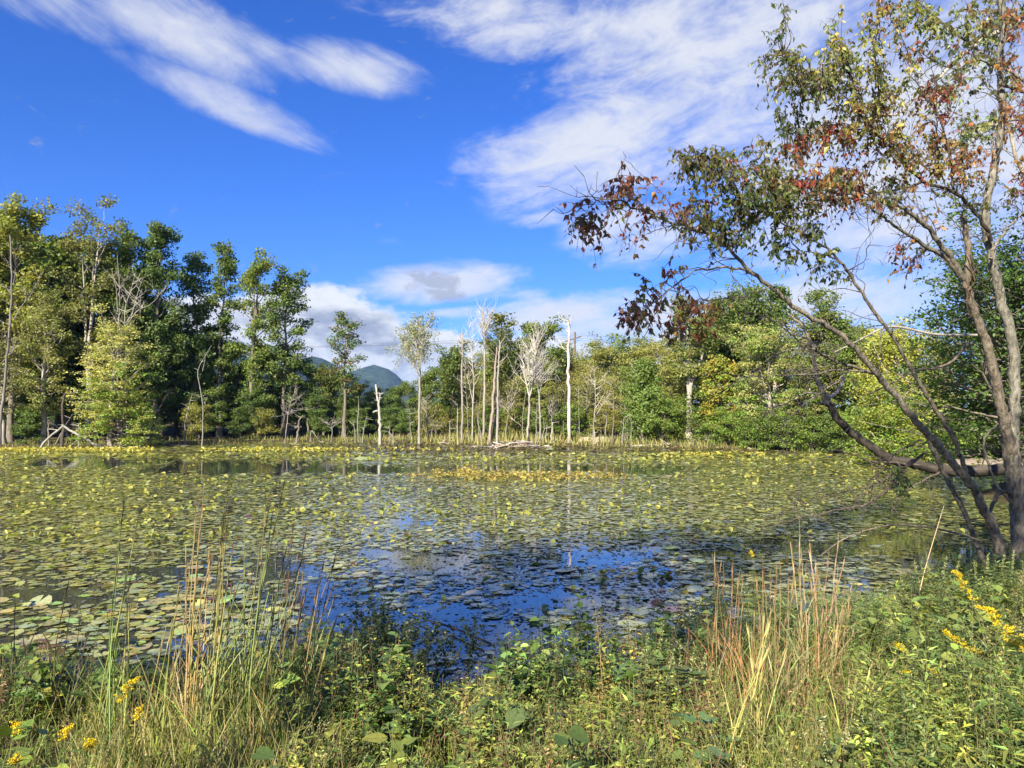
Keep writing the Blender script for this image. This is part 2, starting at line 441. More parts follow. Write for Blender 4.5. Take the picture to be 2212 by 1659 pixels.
def axis(segs):
    out = []
    for a, b, st in segs: out.extend(np.arange(a, b, st))
    out.append(segs[-1][1]); return np.array(out)
ax = axis([(-6000, -400, 700), (-400, -90, 40), (-90, -14, 1.5), (-14, 14, .3), (14, 60, 1.5), (60, 400, 35), (400, 6000, 700)])
ay = axis([(-3000, -60, 420), (-60, -6, 6), (-6, 16, .3), (16, 130, 1.5), (130, 400, 30), (400, 7000, 600)])
gx, gy = np.meshgrid(ax, ay, indexing='ij')
gh = gz(gx, gy)
gh = np.where(np.hypot(gx, gy) > 350, 4.0, np.minimum(gh, 4.5))
ni, nj = gx.shape
i, j = np.meshgrid(np.arange(ni - 1), np.arange(nj - 1), indexing='ij')
F = np.stack([i * nj + j, (i + 1) * nj + j, (i + 1) * nj + j + 1, i * nj + j + 1], -1).reshape(-1, 4)
mb = MB(); mb.add(np.stack([gx, gy, gh], -1).reshape(-1, 3), F, (.06, .05, .03))
M_SOIL = noisy(mat('soil', .95, .1, attr=False, color=(.075, .062, .035)), 1.6, .9, .03, dark=(.35, .4, .35), light=(1.6, 1.6, 1.3))
mb.obj('ground', M_SOIL, smooth=True, kind='structure')

M_WATER = mat('pond_water', .03, .5, attr=False, color=(.034, .038, .032))
t = M_WATER.node_tree
p = next(n for n in t.nodes if n.type == 'BSDF_PRINCIPLED'); p.inputs['IOR'].default_value = 2.0
tcn = t.nodes.new('ShaderNodeTexCoord'); nn = t.nodes.new('ShaderNodeTexNoise'); nn.inputs['Scale'].default_value = 2.2; nn.inputs['Detail'].default_value = 3
t.links.new(tcn.outputs['Object'], nn.inputs['Vector'])
bn = t.nodes.new('ShaderNodeBump'); bn.inputs['Distance'].default_value = .0035; bn.inputs['Strength'].default_value = .6
t.links.new(nn.outputs[0], bn.inputs['Height']); t.links.new(bn.outputs[0], p.inputs['Normal'])
mb = MB(); mb.add([(-75, 5, 0), (48, 5, 0), (48, 93, 0), (-75, 93, 0)], [[0, 1, 2, 3]], (0, 0, 0))
mb.obj('water', M_WATER, kind='structure')

# far hills with wooded slopes
def hills():
    n, m = 150, 60
    xs = np.linspace(-3400, 1400, n); ys = np.linspace(1700, 4600, m)
    x, y = np.meshgrid(xs, ys, indexing='ij')
    def bump(px, D, h, wx, wy, e=2.0):
        c = (px - W0 / 2) / FPX * D
        return h * np.exp(-np.abs((x - c) / wx) ** e - ((y - D) / wy) ** 2)
    def top(py, D): return CAMZ + (908 - py) / FPX * D
    h = np.maximum.reduce([bump(815, 3300, top(797, 3300), 190, 420, 2.6), bump(765, 3300, top(806, 3300), 170, 380), bump(880, 3300, top(840, 3300), 170, 400), bump(690, 3000, top(795, 3000), 330, 400),
                           bump(430, 2500, top(710, 2500), 330, 420), bump(250, 2500, top(690, 2500), 420, 420), bump(560, 2450, top(748, 2450), 240, 360), bump(-200, 2600, 335, 700, 500), bump(690, 2700, top(776, 2700), 200, 300), bump(745, 3300, top(806, 3300), 130, 300)])
    rg = np.random.default_rng(4)
    h = h * (1 + .05 * np.sin(x / 90 + y / 160) + .04 * np.sin(x / 47 - y / 80)) + rg.normal(0, 2.5, h.shape)
    h = np.where(h < 12, -8, h)
    i, j = np.meshgrid(np.arange(n - 1), np.arange(m - 1), indexing='ij')
    F = np.stack([i * m + j, (i + 1) * m + j, (i + 1) * m + j + 1, i * m + j + 1], -1).reshape(-1, 4)
    b = MB(); b.add(np.stack([x, y, h], -1).reshape(-1, 3), F, (.05, .08, .03))
    mm = noisy(mat('wooded_slope', .95, .05, attr=False, color=(.030, .050, .038)), .035, .9, 14.0, dark=(.35, .4, .4), light=(1.7, 1.6, 1.3))
    b.obj('hills', mm, smooth=True, kind='structure')
hills()

# the air: thin haze round the whole scene
hz = MB()
bx0, bx1, by0, by1, bz0, bz1 = -6500, 6500, -3200, 7400, -10, 375
V = [(x, y, z) for x in (bx0, bx1) for y in (by0, by1) for z in (bz0, bz1)]
hz.add(V, [[0, 1, 3, 2], [4, 6, 7, 5], [0, 4, 5, 1], [2, 3, 7, 6], [0, 2, 6, 4], [1, 5, 7, 3]], (1, 1, 1))
mh = bpy.data.materials.new('air'); mh.use_nodes = True
mh.node_tree.nodes.clear()
o_ = mh.node_tree.nodes.new('ShaderNodeOutputMaterial'); pv = mh.node_tree.nodes.new('ShaderNodeVolumePrincipled')
pv.inputs['Color'].default_value = (.28, .50, .95, 1); pv.inputs['Density'].default_value = .00007; pv.inputs['Anisotropy'].default_value = 0.0
mh.node_tree.links.new(pv.outputs[0], o_.inputs['Volume'])
hz.obj('haze', mh, kind='stuff', label='thin blue haze over the pond and hills')

# ---------------------------------------------------------------- trees of the wood
BARK_G = (.16, .14, .11); BARK_W = (.50, .47, .41); BARK_D = (.085, .075, .06); BARK_P = (.34, .31, .26)
SHAPES = {
    'oval': lambda t: np.sin(np.pi * (0.12 + .86 * t)) ** .7,
    'col': lambda t: .55 + .45 * np.sin(np.pi * (.1 + .85 * t)) if t < .9 else .55,
    'cone': lambda t: 1.02 - .86 * t,
    'round': lambda t: max(.25, 1 - (2 * t - .9) ** 2) ** .5,
    'top': lambda t: .35 + .65 * np.sin(np.pi * (.05 + .8 * t)),
    'spread': lambda t: .95 - .35 * t,
}
def grow(seed, H, R, cb=.3, shape='oval', nl=26, nleaf=8000, ls=.36, pal=((.09, .12, .03),), r0=.25, lean=(0, 0), clump=.75, flat=.6, el0=15, el1=65, twigs=4,
         bark=BARK_G, tpl=DIA, wob=.25, droop=.3, fork=0, bare=0.0, sides=7):
    rng = np.random.default_rng(seed)
    wood, crown = MB(), MB()
    sh = SHAPES[shape]
    n = 10
    zs = np.linspace(0, 1, n)
    wx = np.cumsum(rng.normal(0, wob, n)) * .5; wy = np.cumsum(rng.normal(0, wob, n)) * .5
    wx -= wx[0]; wy -= wy[0]
    path = np.c_[lean[0] * zs ** 1.3 + wx, lean[1] * zs ** 1.3 + wy, zs * H * .97]
    rad = r0 * (1.02 - zs) ** .75 + .02; rad[0] *= 1.35
    sp = spline(path, 22); rr = np.interp(np.linspace(0, 1, 22), zs, rad)
    tube(wood, sp, rr, bark, sides)
    stems = [(sp, rr)]
    for k in range(fork):
        a = rng.uniform(0, 6.28); t0 = rng.uniform(.2, .5)
        p0 = np.array([np.interp(t0, zs, path[:, q]) for q in range(3)])
        L = H * (1 - t0) * rng.uniform(.75, .95)
        out = R * rng.uniform(.3, .6)
        q = np.array([p0 + np.array([math.cos(a) * out * s ** .7, math.sin(a) * out * s ** .7, L * s]) for s in np.linspace(0, 1, 7)])
        q[1:] += rng.normal(0, wob * .5, (6, 3))
        sq = spline(q, 14); rq = np.interp(t0, zs, rad) * .75 * (1.02 - np.linspace(0, 1, 14)) ** .8 + .02
        tube(wood, sq, rq, bark, 6); stems.append((sq, rq))
    C = []
    for i in range(nl):
        t = (i + rng.random()) / nl
        st, sr = stems[i % len(stems)]
        hz_ = cb + (1 - cb) * t ** .95
        zz = hz_ * H
        zz = min(max(zz, st[0, 2]), st[-1, 2])
        p0 = np.array([np.interp(zz, st[:, 2], st[:, q]) for q in range(3)])
        r_ = float(np.interp(zz, st[:, 2], sr))
        az = i * 2.399 + rng.normal(0, .5)
        L = R * sh(t) * rng.uniform(.6, 1.15)
        el = math.radians(el0 + (el1 - el0) * t + rng.normal(0, 9))
        d = np.array([math.cos(az) * math.cos(el), math.sin(az) * math.cos(el), math.sin(el)])
        s = np.linspace(0, 1, 6)[:, None]
        q = p0 + d * L * s / max(.45, math.cos(el)) * .8 + np.array([0, 0, 1]) * L * .18 * s ** 2
        q[1:] += rng.normal(0, .04 * L, (5, 3))
        rb = np.clip(r_ * .5, .02, .14)
        tube(wood, q, rb * (1.05 - s[:, 0]) ** .8 + .008, bark, 5, cap=False)
        for u in (.62, .82, 1.0): C.append(q[0] + (q[-1] - q[0]) * u + rng.normal(0, .12, 3))
        for k in range(twigs):
            u = rng.uniform(.35, 1)
            b0 = np.array([np.interp(u, s[:, 0], q[:, w]) for w in range(3)])
            dd = unit(d + rng.normal(0, .75, 3) + np.array([0, 0, .15]))
            l2 = L * rng.uniform(.22, .45)
            e = b0 + dd * l2
            tube(wood, np.array([b0, b0 + dd * l2 * .5 + rng.normal(0, .05, 3), e]), [rb * .35 + .006, rb * .22 + .005, .005], bark, 3, cap=False)
            C.append(e); C.append(b0 + dd * l2 * .6)
    C = np.array(C)
    C = C[rng.random(len(C)) > bare]
    nleaf = int(nleaf * 1.05); ls *= .88
    if nleaf and len(C):
        wgt = rng.uniform(.4, 1.6, len(C)); wgt /= wgt.sum()
        idx = rng.choice(len(C), nleaf, p=wgt)
        off = rng.normal(0, 1, (nleaf, 3)); off *= (rng.uniform(.2, 1, (nleaf, 1)) ** .4) / np.maximum(np.linalg.norm(off, axis=1, keepdims=True), .3)
        P = C[idx] + off * clump * np.array([1, 1, flat])
        outw = P - np.array([0, 0, H * .5]); outw[:, 2] *= .4
        N = unit(rng.normal(0, .55, (nleaf, 3)) + np.array([0, 0, .6]) + .65 * unit(off) + .35 * unit(outw))
        Dv = unit(rng.normal(0, 1, (nleaf, 3)) + np.array([0, 0, -droop]))
        cc = vary(rng, (1, 1, 1), len(C), .16, .06)
        col = np.array([1.85, 1.9, 1.5]) * pick(rng, pal, len(C))[idx] * cc[idx] * vary(rng, (1, 1, 1), nleaf, .16, .08)
        leaves(crown, P, Dv, N, ls * rng.uniform(.7, 1.25, nleaf), tpl, col)
    top_ = max([float(np.percentile(np.concatenate(m_.v)[:, 2], 99.8)) for m_ in (wood, crown) if m_.n])
    for m_ in (wood, crown):
        m_.v = [v_ * np.array([1, 1, H / top_], dtype=np.float32) for v_ in m_.v]
    return wood, crown
def tree(name, label, cat, x, D, top, width, group=None, base=None, y=None, **kw):
    """a tree standing D metres ahead at photo column x, its top at photo row `top`, `width` across"""
    X0 = (x - W0 / 2) / FPX * D
    z0 = g1(X0, D) - .08
    H = pix(x, top, D).z - z0
    R = width / FPX * D / 2
    seed = kw.pop('seed', int(x * 7 + D))
    w, c_ = grow(seed, H, R, **kw)
    t = thing(name, label, cat, (X0, D, z0), 0, group)
    w.obj('trunk', M_BARK if kw.get('bark', BARK_G) not in (BARK_W, BARK_P) else M_DEAD, t, smooth=True)
    if c_.n: c_.obj('crown', M_LEAF, t)
    return t
YG = ((.150, .165, .035), (.125, .150, .035), (.17, .165, .04)); MG = ((.085, .120, .030), (.075, .115, .03), (.11, .135, .035)); DG = ((.062, .100, .030), (.072, .11, .032))
OL = ((.13, .135, .045), (.15, .15, .05), (.11, .125, .04)); PALE = ((.20, .21, .08), (.23, .22, .09), (.17, .19, .07)); BG = ((.085, .128, .034), (.10, .14, .036)); LG = ((.12, .19, .035), (.15, .21, .04))
YE = ((.25, .24, .055), (.22, .23, .05), (.17, .20, .045)); OR = ((.26, .19, .04), (.22, .2, .04), (.16, .17, .04)); GRY = ((.21, .20, .13), (.18, .18, .11))

# left wood, tall trees in front
LW = 'tall trees of the left wood'
tree('tulip_tree', 'tall yellow-green tree at the photo edge, tallest beside the pale forked dead trunk', 'tree', 25, 80, 428, 175, LW, cb=.22, shape='col', nl=40, nleaf=15000, ls=.40, pal=YG, r0=.3, clump=.95)
tree('tulip_tree', 'very tall thin-topped tree rising highest in the left wood', 'tree', 188, 84, 416, 150, LW, cb=.34, shape='top', nl=34, nleaf=8500, ls=.34, pal=OL, r0=.28, clump=.85, bark=BARK_P, fork=1, bare=.25)
tree('tulip_tree', 'yellow-green tree just right of the tallest thin-topped one', 'tree', 262, 87, 478, 110, LW, cb=.25, shape='col', nl=34, nleaf=10000, ls=.36, pal=MG, r0=.26, clump=.85)
tree('tulip_tree', 'broad dark green tree with rounded shoulder beside the gap of sky', 'tree', 338, 89, 488, 125, LW, cb=.2, shape='oval', nl=36, nleaf=12000, ls=.36, pal=DG + MG[:1], r0=.28, clump=.9)
tree('tulip_tree', 'dark columnar tree, first after the notch of sky in the left wood', 'tree', 424, 93, 543, 84, LW, cb=.28, shape='col', nl=30, nleaf=8500, ls=.36, pal=DG, r0=.24, clump=.85)
tree('tulip_tree', 'slim green tree with a tufted top, taller of the close pair', 'tree', 477, 94, 522, 72, LW, cb=.30, shape='col', nl=26, nleaf=6500, ls=.36, pal=MG, r0=.22, clump=.8)
tree('tulip_tree', 'open-crowned green tree with sky showing through its lower branches', 'tree', 540, 95, 541, 108, LW, cb=.36, shape='oval', nl=28, nleaf=7000, ls=.36, pal=MG + YG[:1], r0=.26, clump=.85, fork=1)
tree('tulip_tree', 'last tall tree at the right end of the left wood, against white cloud', 'tree', 612, 97, 580, 112, LW, cb=.34, shape='col', nl=30, nleaf=8500, ls=.36, pal=MG + DG[:1], r0=.26, clump=.85)
tree('oak_tree', 'narrow lone tree with sparse dark leaves standing above the low wood', 'tree', 746, 97, 672, 96, None, cb=.40, shape='col', nl=24, nleaf=2600, ls=.36, pal=DG + DG + ((.11, .07, .03),), bare=.35, r0=.22, clump=.75, el0=20, el1=60)
# middle and right wood
MW = 'leafy trees of the far wood'
tree('leafy_tree', 'rounded green tree behind the thin dead trunks at the wood gap', 'tree', 985, 99, 737, 105, MW, cb=.2, shape='round', nl=28, nleaf=7500, ls=.36, pal=MG, clump=.9)
tree('leafy_tree', 'tall thin tree with tufts of leaves on a bare dark trunk', 'tree', 1083, 90, 668, 80, MW, cb=.55, shape='top', nl=24, nleaf=2600, ls=.34, pal=OL + MG[:1], r0=.2, bark=BARK_D, clump=.65, el0=35)
tree('leafy_tree', 'high green tree behind the bare branching dead trees', 'tree', 1168, 93, 680, 125, MW, cb=.3, shape='oval', nl=34, nleaf=10000, ls=.36, pal=MG + YG[:1], clump=.9, fork=1)
tree('leafy_tree', 'bright blue-green conical tree in front of the far wood', 'tree', 1393, 80, 776, 118, None, cb=.04, shape='cone', nl=44, nleaf=13000, ls=.30, pal=BG, clump=.75, el0=20, el1=70)
tree('sycamore_tree', 'tree with pale forked trunk and leafy top by the far shore', 'tree', 1490, 79, 636, 130, None, cb=.45, shape='oval', nl=34, nleaf=8000, ls=.32, pal=MG + OL, r0=.36, bark=BARK_P, clump=.8, fork=2)
tree('leafy_tree', 'big round-topped green tree, highest in the right wood', 'tree', 1615, 86, 606, 165, None, cb=.2, shape='round', nl=44, nleaf=14000, ls=.36, pal=MG, r0=.35, clump=1.0, fork=1)
tree('leafy_tree', 'dark topped tree directly beside the highest round-topped one', 'tree', 1688, 90, 618, 84, None, cb=.3, shape='oval', nl=30, nleaf=7000, ls=.36, pal=DG, clump=.85)
tree('leafy_tree', 'ragged green treetop standing alone against cloud between two leaning limbs', 'tree', 1775, 86, 622, 86, None, cb=.45, shape='top', nl=26, nleaf=5500, ls=.34, pal=MG + OL[:1], clump=.8, fork=1)
tree('willow_tree', 'pale feathery tree leaning over the right shore', 'tree', 1668, 70, 700, 175, None, cb=.1, shape='spread', nl=52, nleaf=15000, ls=.26, pal=PALE + LG[:1], clump=.8, flat=.3, el0=5, el1=45, droop=.7, fork=2, bark=BARK_P)
tree('willow_tree', 'olive feathery tree beside the pale one on the right shore', 'tree', 1765, 65, 745, 150, None, cb=.08, shape='spread', nl=46, nleaf=13000, ls=.24, pal=OL + LG[:1], clump=.75, flat=.3, el0=5, el1=45, droop=.7, fork=1, bark=BARK_P)
tree('maple_tree', 'yellow-orange bushy tree between pale trunk and feathery trees', 'tree', 1555, 76, 770, 100, None, cb=.08, shape='oval', nl=36, nleaf=8500, ls=.28, pal=OR + LG, clump=.75)
tree('leafy_tree', 'mid green tree above the leaning grey dead trunk', 'tree', 1850, 66, 712, 160, None, cb=.1, shape='oval', nl=44, nleaf=13000, ls=.28, pal=MG + LG[:1], clump=.85)
tree('maple_tree', 'bright yellow leafy tree behind the leaning trunks', 'tree', 1955, 47, 690, 205, None, cb=.06, shape='oval', nl=60, nleaf=17000, ls=.20, pal=YE, r0=.16, clump=.55, bark=BARK_P, fork=1)
tree('maple_tree', 'yellow-green low tree at the foot of the bright yellow one', 'tree', 1925, 43, 850, 190, None, cb=.03, shape='spread', nl=44, nleaf=9000, ls=.19, pal=YE[1:] + LG, r0=.1, clump=.5, fork=2)
tree('hazel_tree', 'dark green broad-leaved tree close behind the twin grey trunks', 'tree', 2262, 27, 400, 680, None, cb=.12, shape='spread', nl=100, nleaf=17000, ls=.18, pal=((.05, .095, .022), (.06, .11, .025), (.085, .14, .03)), r0=.2, clump=.5, flat=.5, tpl=OVLOW, el0=-2, el1=50, twigs=7)
tree('hazel_tree', 'dark green tree at the right photo edge behind the tall lichened trunk', 'tree', 2420, 21, 430, 560, None, cb=.2, shape='oval', nl=60, nleaf=7000, ls=.16, pal=((.05, .09, .022), (.07, .12, .03)), r0=.14, clump=.45, flat=.5, tpl=OVLOW, twigs=6)
tree('hazel_tree', 'dark green leafy tree just right of the two leaning trunks, over the shore', 'tree', 2225, 25, 450, 520, None, cb=.16, shape='round', nl=80, nleaf=11000, ls=.17, pal=((.045, .085, .02), (.055, .10, .022), (.08, .13, .03)), r0=.13, clump=.45, flat=.5, tpl=OVLOW, el0=0, el1=55, twigs=6, seed=4242)
# low front trees of the left bank
tree('feathery_tree', 'pale fine-leaved tree in front of the tallest left trees', 'tree', 92, 77, 622, 150, None, cb=.2, shape='round', nl=50, nleaf=13000, ls=.24, pal=PALE[2:] + OL, clump=.7, flat=.4, bark=BARK_P)
tree('feathery_tree', 'cream-leaved spreading tree on the left bank beside the arched white log', 'tree', 246, 75, 664, 200, None, cb=.22, shape='spread', nl=60, nleaf=11000, ls=.25, pal=((.29, .28, .13), (.24, .25, .10), (.27, .27, .08)), clump=.6, flat=.38, el0=-5, el1=60, bark=BARK_P, twigs=5)
tree('feathery_tree', 'bright yellow-green low branches in front of the cream-leaved tree', 'tree', 250, 73.5, 790, 200, None, cb=.14, shape='spread', nl=40, nleaf=8500, ls=.27, pal=((.20, .215, .055), (.18, .21, .05), LG[0]), clump=.6, flat=.32, el0=0, el1=40, r0=.12)
tree('feathery_tree', 'greyish thin-leaved small tree at the left photo edge', 'tree', 10, 76, 700, 130, None, cb=.3, shape='round', nl=40, nleaf=6000, ls=.22, pal=GRY, clump=.7, flat=.4, bark=BARK_P)

# shared kinds for the fill of the wood
PROTO = []
for k, (H, R, pal, shp, nlf, ls) in enumerate([(14, 3.6, DG, 'oval', 9000, .36), (13, 3.8, DG + MG, 'round', 9000, .36), (12, 3.2, MG, 'cone', 8000, .34), (13, 3.4, MG + OL, 'oval', 8500, .34), (11, 3.6, OL, 'spread', 9000, .28), (6, 2.6, DG + MG[:1], 'spread', 5200, .30), (5, 2.6, LG + MG, 'round', 5200, .27), (5.5, 2.6, OL + OR[1:], 'spread', 5000, .26), (13, 3.4, ((.17, .18, .06), (.15, .165, .05), (.20, .19, .07)), 'oval', 7500, .30), (11, 3.4, ((.19, .19, .075), (.17, .185, .06), (.21, .18, .07)), 'spread', 8000, .25), (13, 3.4, ((.11, .15, .04), (.13, .165, .045)), 'round', 8000, .33)]):
    low = H < 8
    w, c_ = grow(900 + k, H, R, cb=.05 if low else .15, shape=shp, nl=34, nleaf=nlf, ls=ls, pal=pal, r0=.1 if low else .2, clump=.7 if low else .95, fork=2 if low else 1, el0=5 if low else 15, flat=.5)
    wm = w.mesh('trunk'); wm.materials.append(M_BARK); wm.polygons.foreach_set('use_smooth', np.ones(len(wm.polygons), dtype=bool))
    cm = c_.mesh('crown'); cm.materials.append(M_LEAF)
    PROTO.append((H, wm, cm))
prng = np.random.default_rng(77)
LANDMARK = [(30, 'the pale forked dead trunk'), (135, 'the thick dark snag'), (165, 'the arched white log'), (246, 'the cream-leaved tree'), (340, 'the long leaning dark trunk'), (405, 'the shattered-top snag'), (438, 'the slender crooked dead tree'), (540, 'the open-crowned tall tree'), (612, 'the last tall left tree'),
            (650, 'the stout leaning snag'), (746, 'the lone narrow tree'), (820, 'the forked white snag'), (905, 'the fan-shaped bare tree'), (998, 'the splintered dead trunk'), (1045, 'the tallest slim dead tree'), (1075, 'the buttressed dead trunk'), (1143, 'the three-limbed dead tree'), (1228, 'the massive white trunk'), (1283, 'the long-limbed slim dead tree'),
            (1325, 'the hooked grey trunk'), (1393, 'the blue-green conical tree'), (1490, 'the pale forked trunk'), (1555, 'the yellow-orange bushy tree'), (1615, 'the highest round-topped tree'), (1668, 'the pale feathery tree'), (1765, 'the olive feathery tree'), (1850, 'the slim pale shore stub'), (1955, 'the bright yellow tree'), (2100, 'the twin grey trunks'), (2190, 'the tall lichened trunk')]
USED = {}
def place_words(x):
    lx, nm = min(LANDMARK, key=lambda l: abs(l[0] - x))
    return ('directly behind ' if abs(lx - x) < 12 else ('left of ' if x < lx else 'right of ')) + nm
def unique(base):
    USED[base] = USED.get(base, 0) + 1
    return base if USED[base] == 1 else base + ['', '', ', second', ', third', ', fourth', ', fifth'][min(USED[base], 5)]
def fill(kind, x, D, top, name, label, cat, group, sx=1.0):
    H, wm, cm = PROTO[kind]
    X0 = (x - W0 / 2) / FPX * D
    z0 = g1(X0, D) - .1
    s = max(.15, (pix(x, top, D).z - z0) / H)
    t = thing(name, unique(label + ' ' + place_words(x)), cat, (X0, D, z0), prng.uniform(0, 6.28), group)
    t.scale = (s * sx, s * sx, s)
    link('trunk', wm, None, t); link('crown', cm, None, t)
G1 = 'trees filling the back of the left wood'; L1 = 'dark leafy back-row tree of the left wood'
for x, D, top, k in [(-70, 86, 470, 3), (-20, 92, 480, 3), (70, 94, 500, 3), (130, 92, 520, 2), (150, 100, 560, 1), (225, 98, 540, 3), (300, 98, 560, 0), (-120, 80, 450, 3), (60, 86, 640, 1), (150, 88, 650, 0), (215, 90, 660, 0), (290, 92, 640, 0), (350, 94, 650, 0), (330, 90, 720, 0), (20, 84, 680, 1), (385, 98, 690, 0)]:
    fill(k, x, D, top, 'leafy_tree', L1, 'tree', G1)
G2 = 'dark trees of the low wood under the sky gap'; L2 = 'dark tree of the shaded low wood'
for x, D, top, k in [(400, 93, 735, 0), (450, 95, 725, 1), (510, 97, 735, 0), (560, 96, 748, 1), (620, 99, 752, 0), (665, 100, 785, 0), (700, 101, 790, 3), (735, 102, 795, 0), (770, 101, 822, 1), (812, 103, 836, 0), (850, 102, 838, 0), (885, 101, 822, 1), (925, 100, 812, 2), (955, 102, 790, 1), (600, 103, 800, 0), (655, 104, 830, 1), (520, 103, 800, 0), (440, 101, 800, 0), (770, 106, 850, 0), (830, 106, 850, 0), (900, 106, 850, 1), (470, 94, 830, 1), (545, 94, 840, 0), (690, 98, 850, 0), (740, 99, 860, 1)]:
    fill(k, x, D, top, 'leafy_tree', L2, 'tree', G2)
G3 = 'trees filling the back of the far wood'; L3 = 'leafy tree filling the far wood'
for x, D, top, k in [(1000, 104, 775, 10), (1052, 104, 752, 8), (1102, 104, 748, 10), (1150, 104, 744, 8), (1200, 104, 742, 10), (1250, 104, 748, 8), (1290, 103, 742, 10), (1340, 103, 735, 8), (1390, 102, 735, 10), (1440, 101, 728, 8), (1480, 100, 725, 10), (1035, 101, 757, 8), (1070, 99, 722, 10), (1120, 100, 742, 10), (1215, 100, 742, 8), (1262, 99, 757, 9), (1300, 97, 724, 8), (1345, 97, 720, 10), (1392, 95, 724, 8), (1440, 93, 717, 9), (1010, 96, 802, 9), (1060, 94, 812, 9), (1110, 93, 802, 9), (1160, 92, 812, 8), (1205, 91, 807, 9), (1250, 90, 817, 8), (1290, 90, 802, 9), (1330, 88, 797, 9), (1365, 90, 782, 10), (1450, 86, 762, 8), (1530, 88, 702, 1), (1565, 90, 672, 1), (1640, 92, 682, 1), (1720, 90, 672, 8), (1800, 88, 682, 1), (1860, 80, 712, 8), (1920, 76, 702, 8), (1990, 70, 702, 9), (2060, 66, 712, 8), (2140, 60, 702, 1), (2220, 56, 682, 8), (1145, 96, 752, 10), (1240, 94, 782, 9), (1470, 90, 812, 10), (1525, 84, 782, 9), (2290, 52, 682, 1), (1905, 60, 782, 8), (2010, 56, 782, 9)]:
    fill(k, x, D, top, 'leafy_tree', L3, 'tree', G3)
G7 = 'dark shrubs deep under the left wood'; L7 = 'dark shrub deep under the wood'
for k_, x in enumerate(range(-60, 960, 38)):
    fill(5 if k_ % 3 else 0, x + prng.uniform(-10, 10), prng.uniform(104, 114), prng.uniform(858, 880), 'shrub', L7, 'shrub', G7, 1.8)
G4 = 'low shrubs along the far shore'; L4 = 'low leafy shrub on the far shore'
for x, D, top, k in [(60, 76, 880, 5), (330, 86, 890, 5), (430, 90, 870, 7), (520, 93, 880, 5), (570, 94, 880, 7), (690, 97, 885, 5), (780, 98, 880, 5), (840, 96, 880, 5), (880, 95, 880, 5), (930, 94, 870, 7), (970, 93, 880, 7), (1010, 92, 880, 7), (1060, 90, 875, 6), (1100, 89, 880, 7), (1150, 88, 880, 6), (1200, 88, 875, 6), (1245, 87, 870, 6), (1290, 87, 880, 7), (1330, 86, 880, 7), (1360, 86, 890, 5), (1080, 95, 840, 7), (1180, 94, 845, 6), (1300, 93, 850, 7)]:
    fill(k, x, D, top, 'shrub', L4, 'shrub', G4)
G5 = 'bright shrubs overhanging the right shore'; L5 = 'bright green shrub over the right shore'
for x, D, top, k in [(1430, 79, 850, 6), (1465, 79, 880, 6), (1530, 76, 870, 6), (1575, 73, 880, 6), (1620, 70, 885, 6), (1665, 67, 870, 6), (1710, 65, 885, 6), (1755, 64, 890, 6), (1800, 61, 890, 5), (1850, 59, 890, 6), (1900, 57, 900, 6), (1960, 54, 890, 7), (2020, 52, 890, 6), (2090, 50, 880, 5), (2160, 48, 880, 6), (2220, 47, 880, 5)]:
    fill(k, x, D, top, 'shrub', L5, 'shrub', G5)
# trees on the bank behind and beside the viewer: they throw the shade on the near water and the left wood
G6 = 'trees on the near bank behind the viewer'; L6 = 'tree on the near bank behind the viewer'
def high_tree(seed, x, y, H, R, cb, nleaf, label):
    w, c_ = grow(seed, H, R, cb=cb, shape='round', nl=30, nleaf=nleaf, ls=.26, pal=MG, r0=.22, clump=.7)
    t = thing('leafy_tree', label, 'tree', (x, y, g1(x, y) - .1), 0, G6)
    w.obj('trunk', M_BARK, t, smooth=True); c_.obj('crown', M_LEAF, t)
high_tree(501, -8.2, -3.2, 13.5, 3.2, .62, 3200, 'high-crowned tree on the near bank left of the viewer')
high_tree(502, -4.6, -3.8, 14.5, 3.3, .62, 3600, 'tallest high-crowned tree close behind the viewer')
high_tree(505, 1.6, -2.4, 13.5, 3.2, .68, 2600, 'high-crowned tree directly behind the viewer')
for x, y, h, k in [(-78, 58, 18, 1), (-66, 74, 19, 3), (-60, 78, 19, 3)]:
    H, wm, cm = PROTO[k]
    t = thing('leafy_tree', unique('tall tree on the left bank beyond the photo edge'), 'tree', (x, y, g1(x, y) - .1), prng.uniform(0, 6.28), 'trees on the left bank beyond the photo edge')
    t.scale = (h / H, h / H, h / H); link('trunk', wm, None, t); link('crown', cm, None, t)
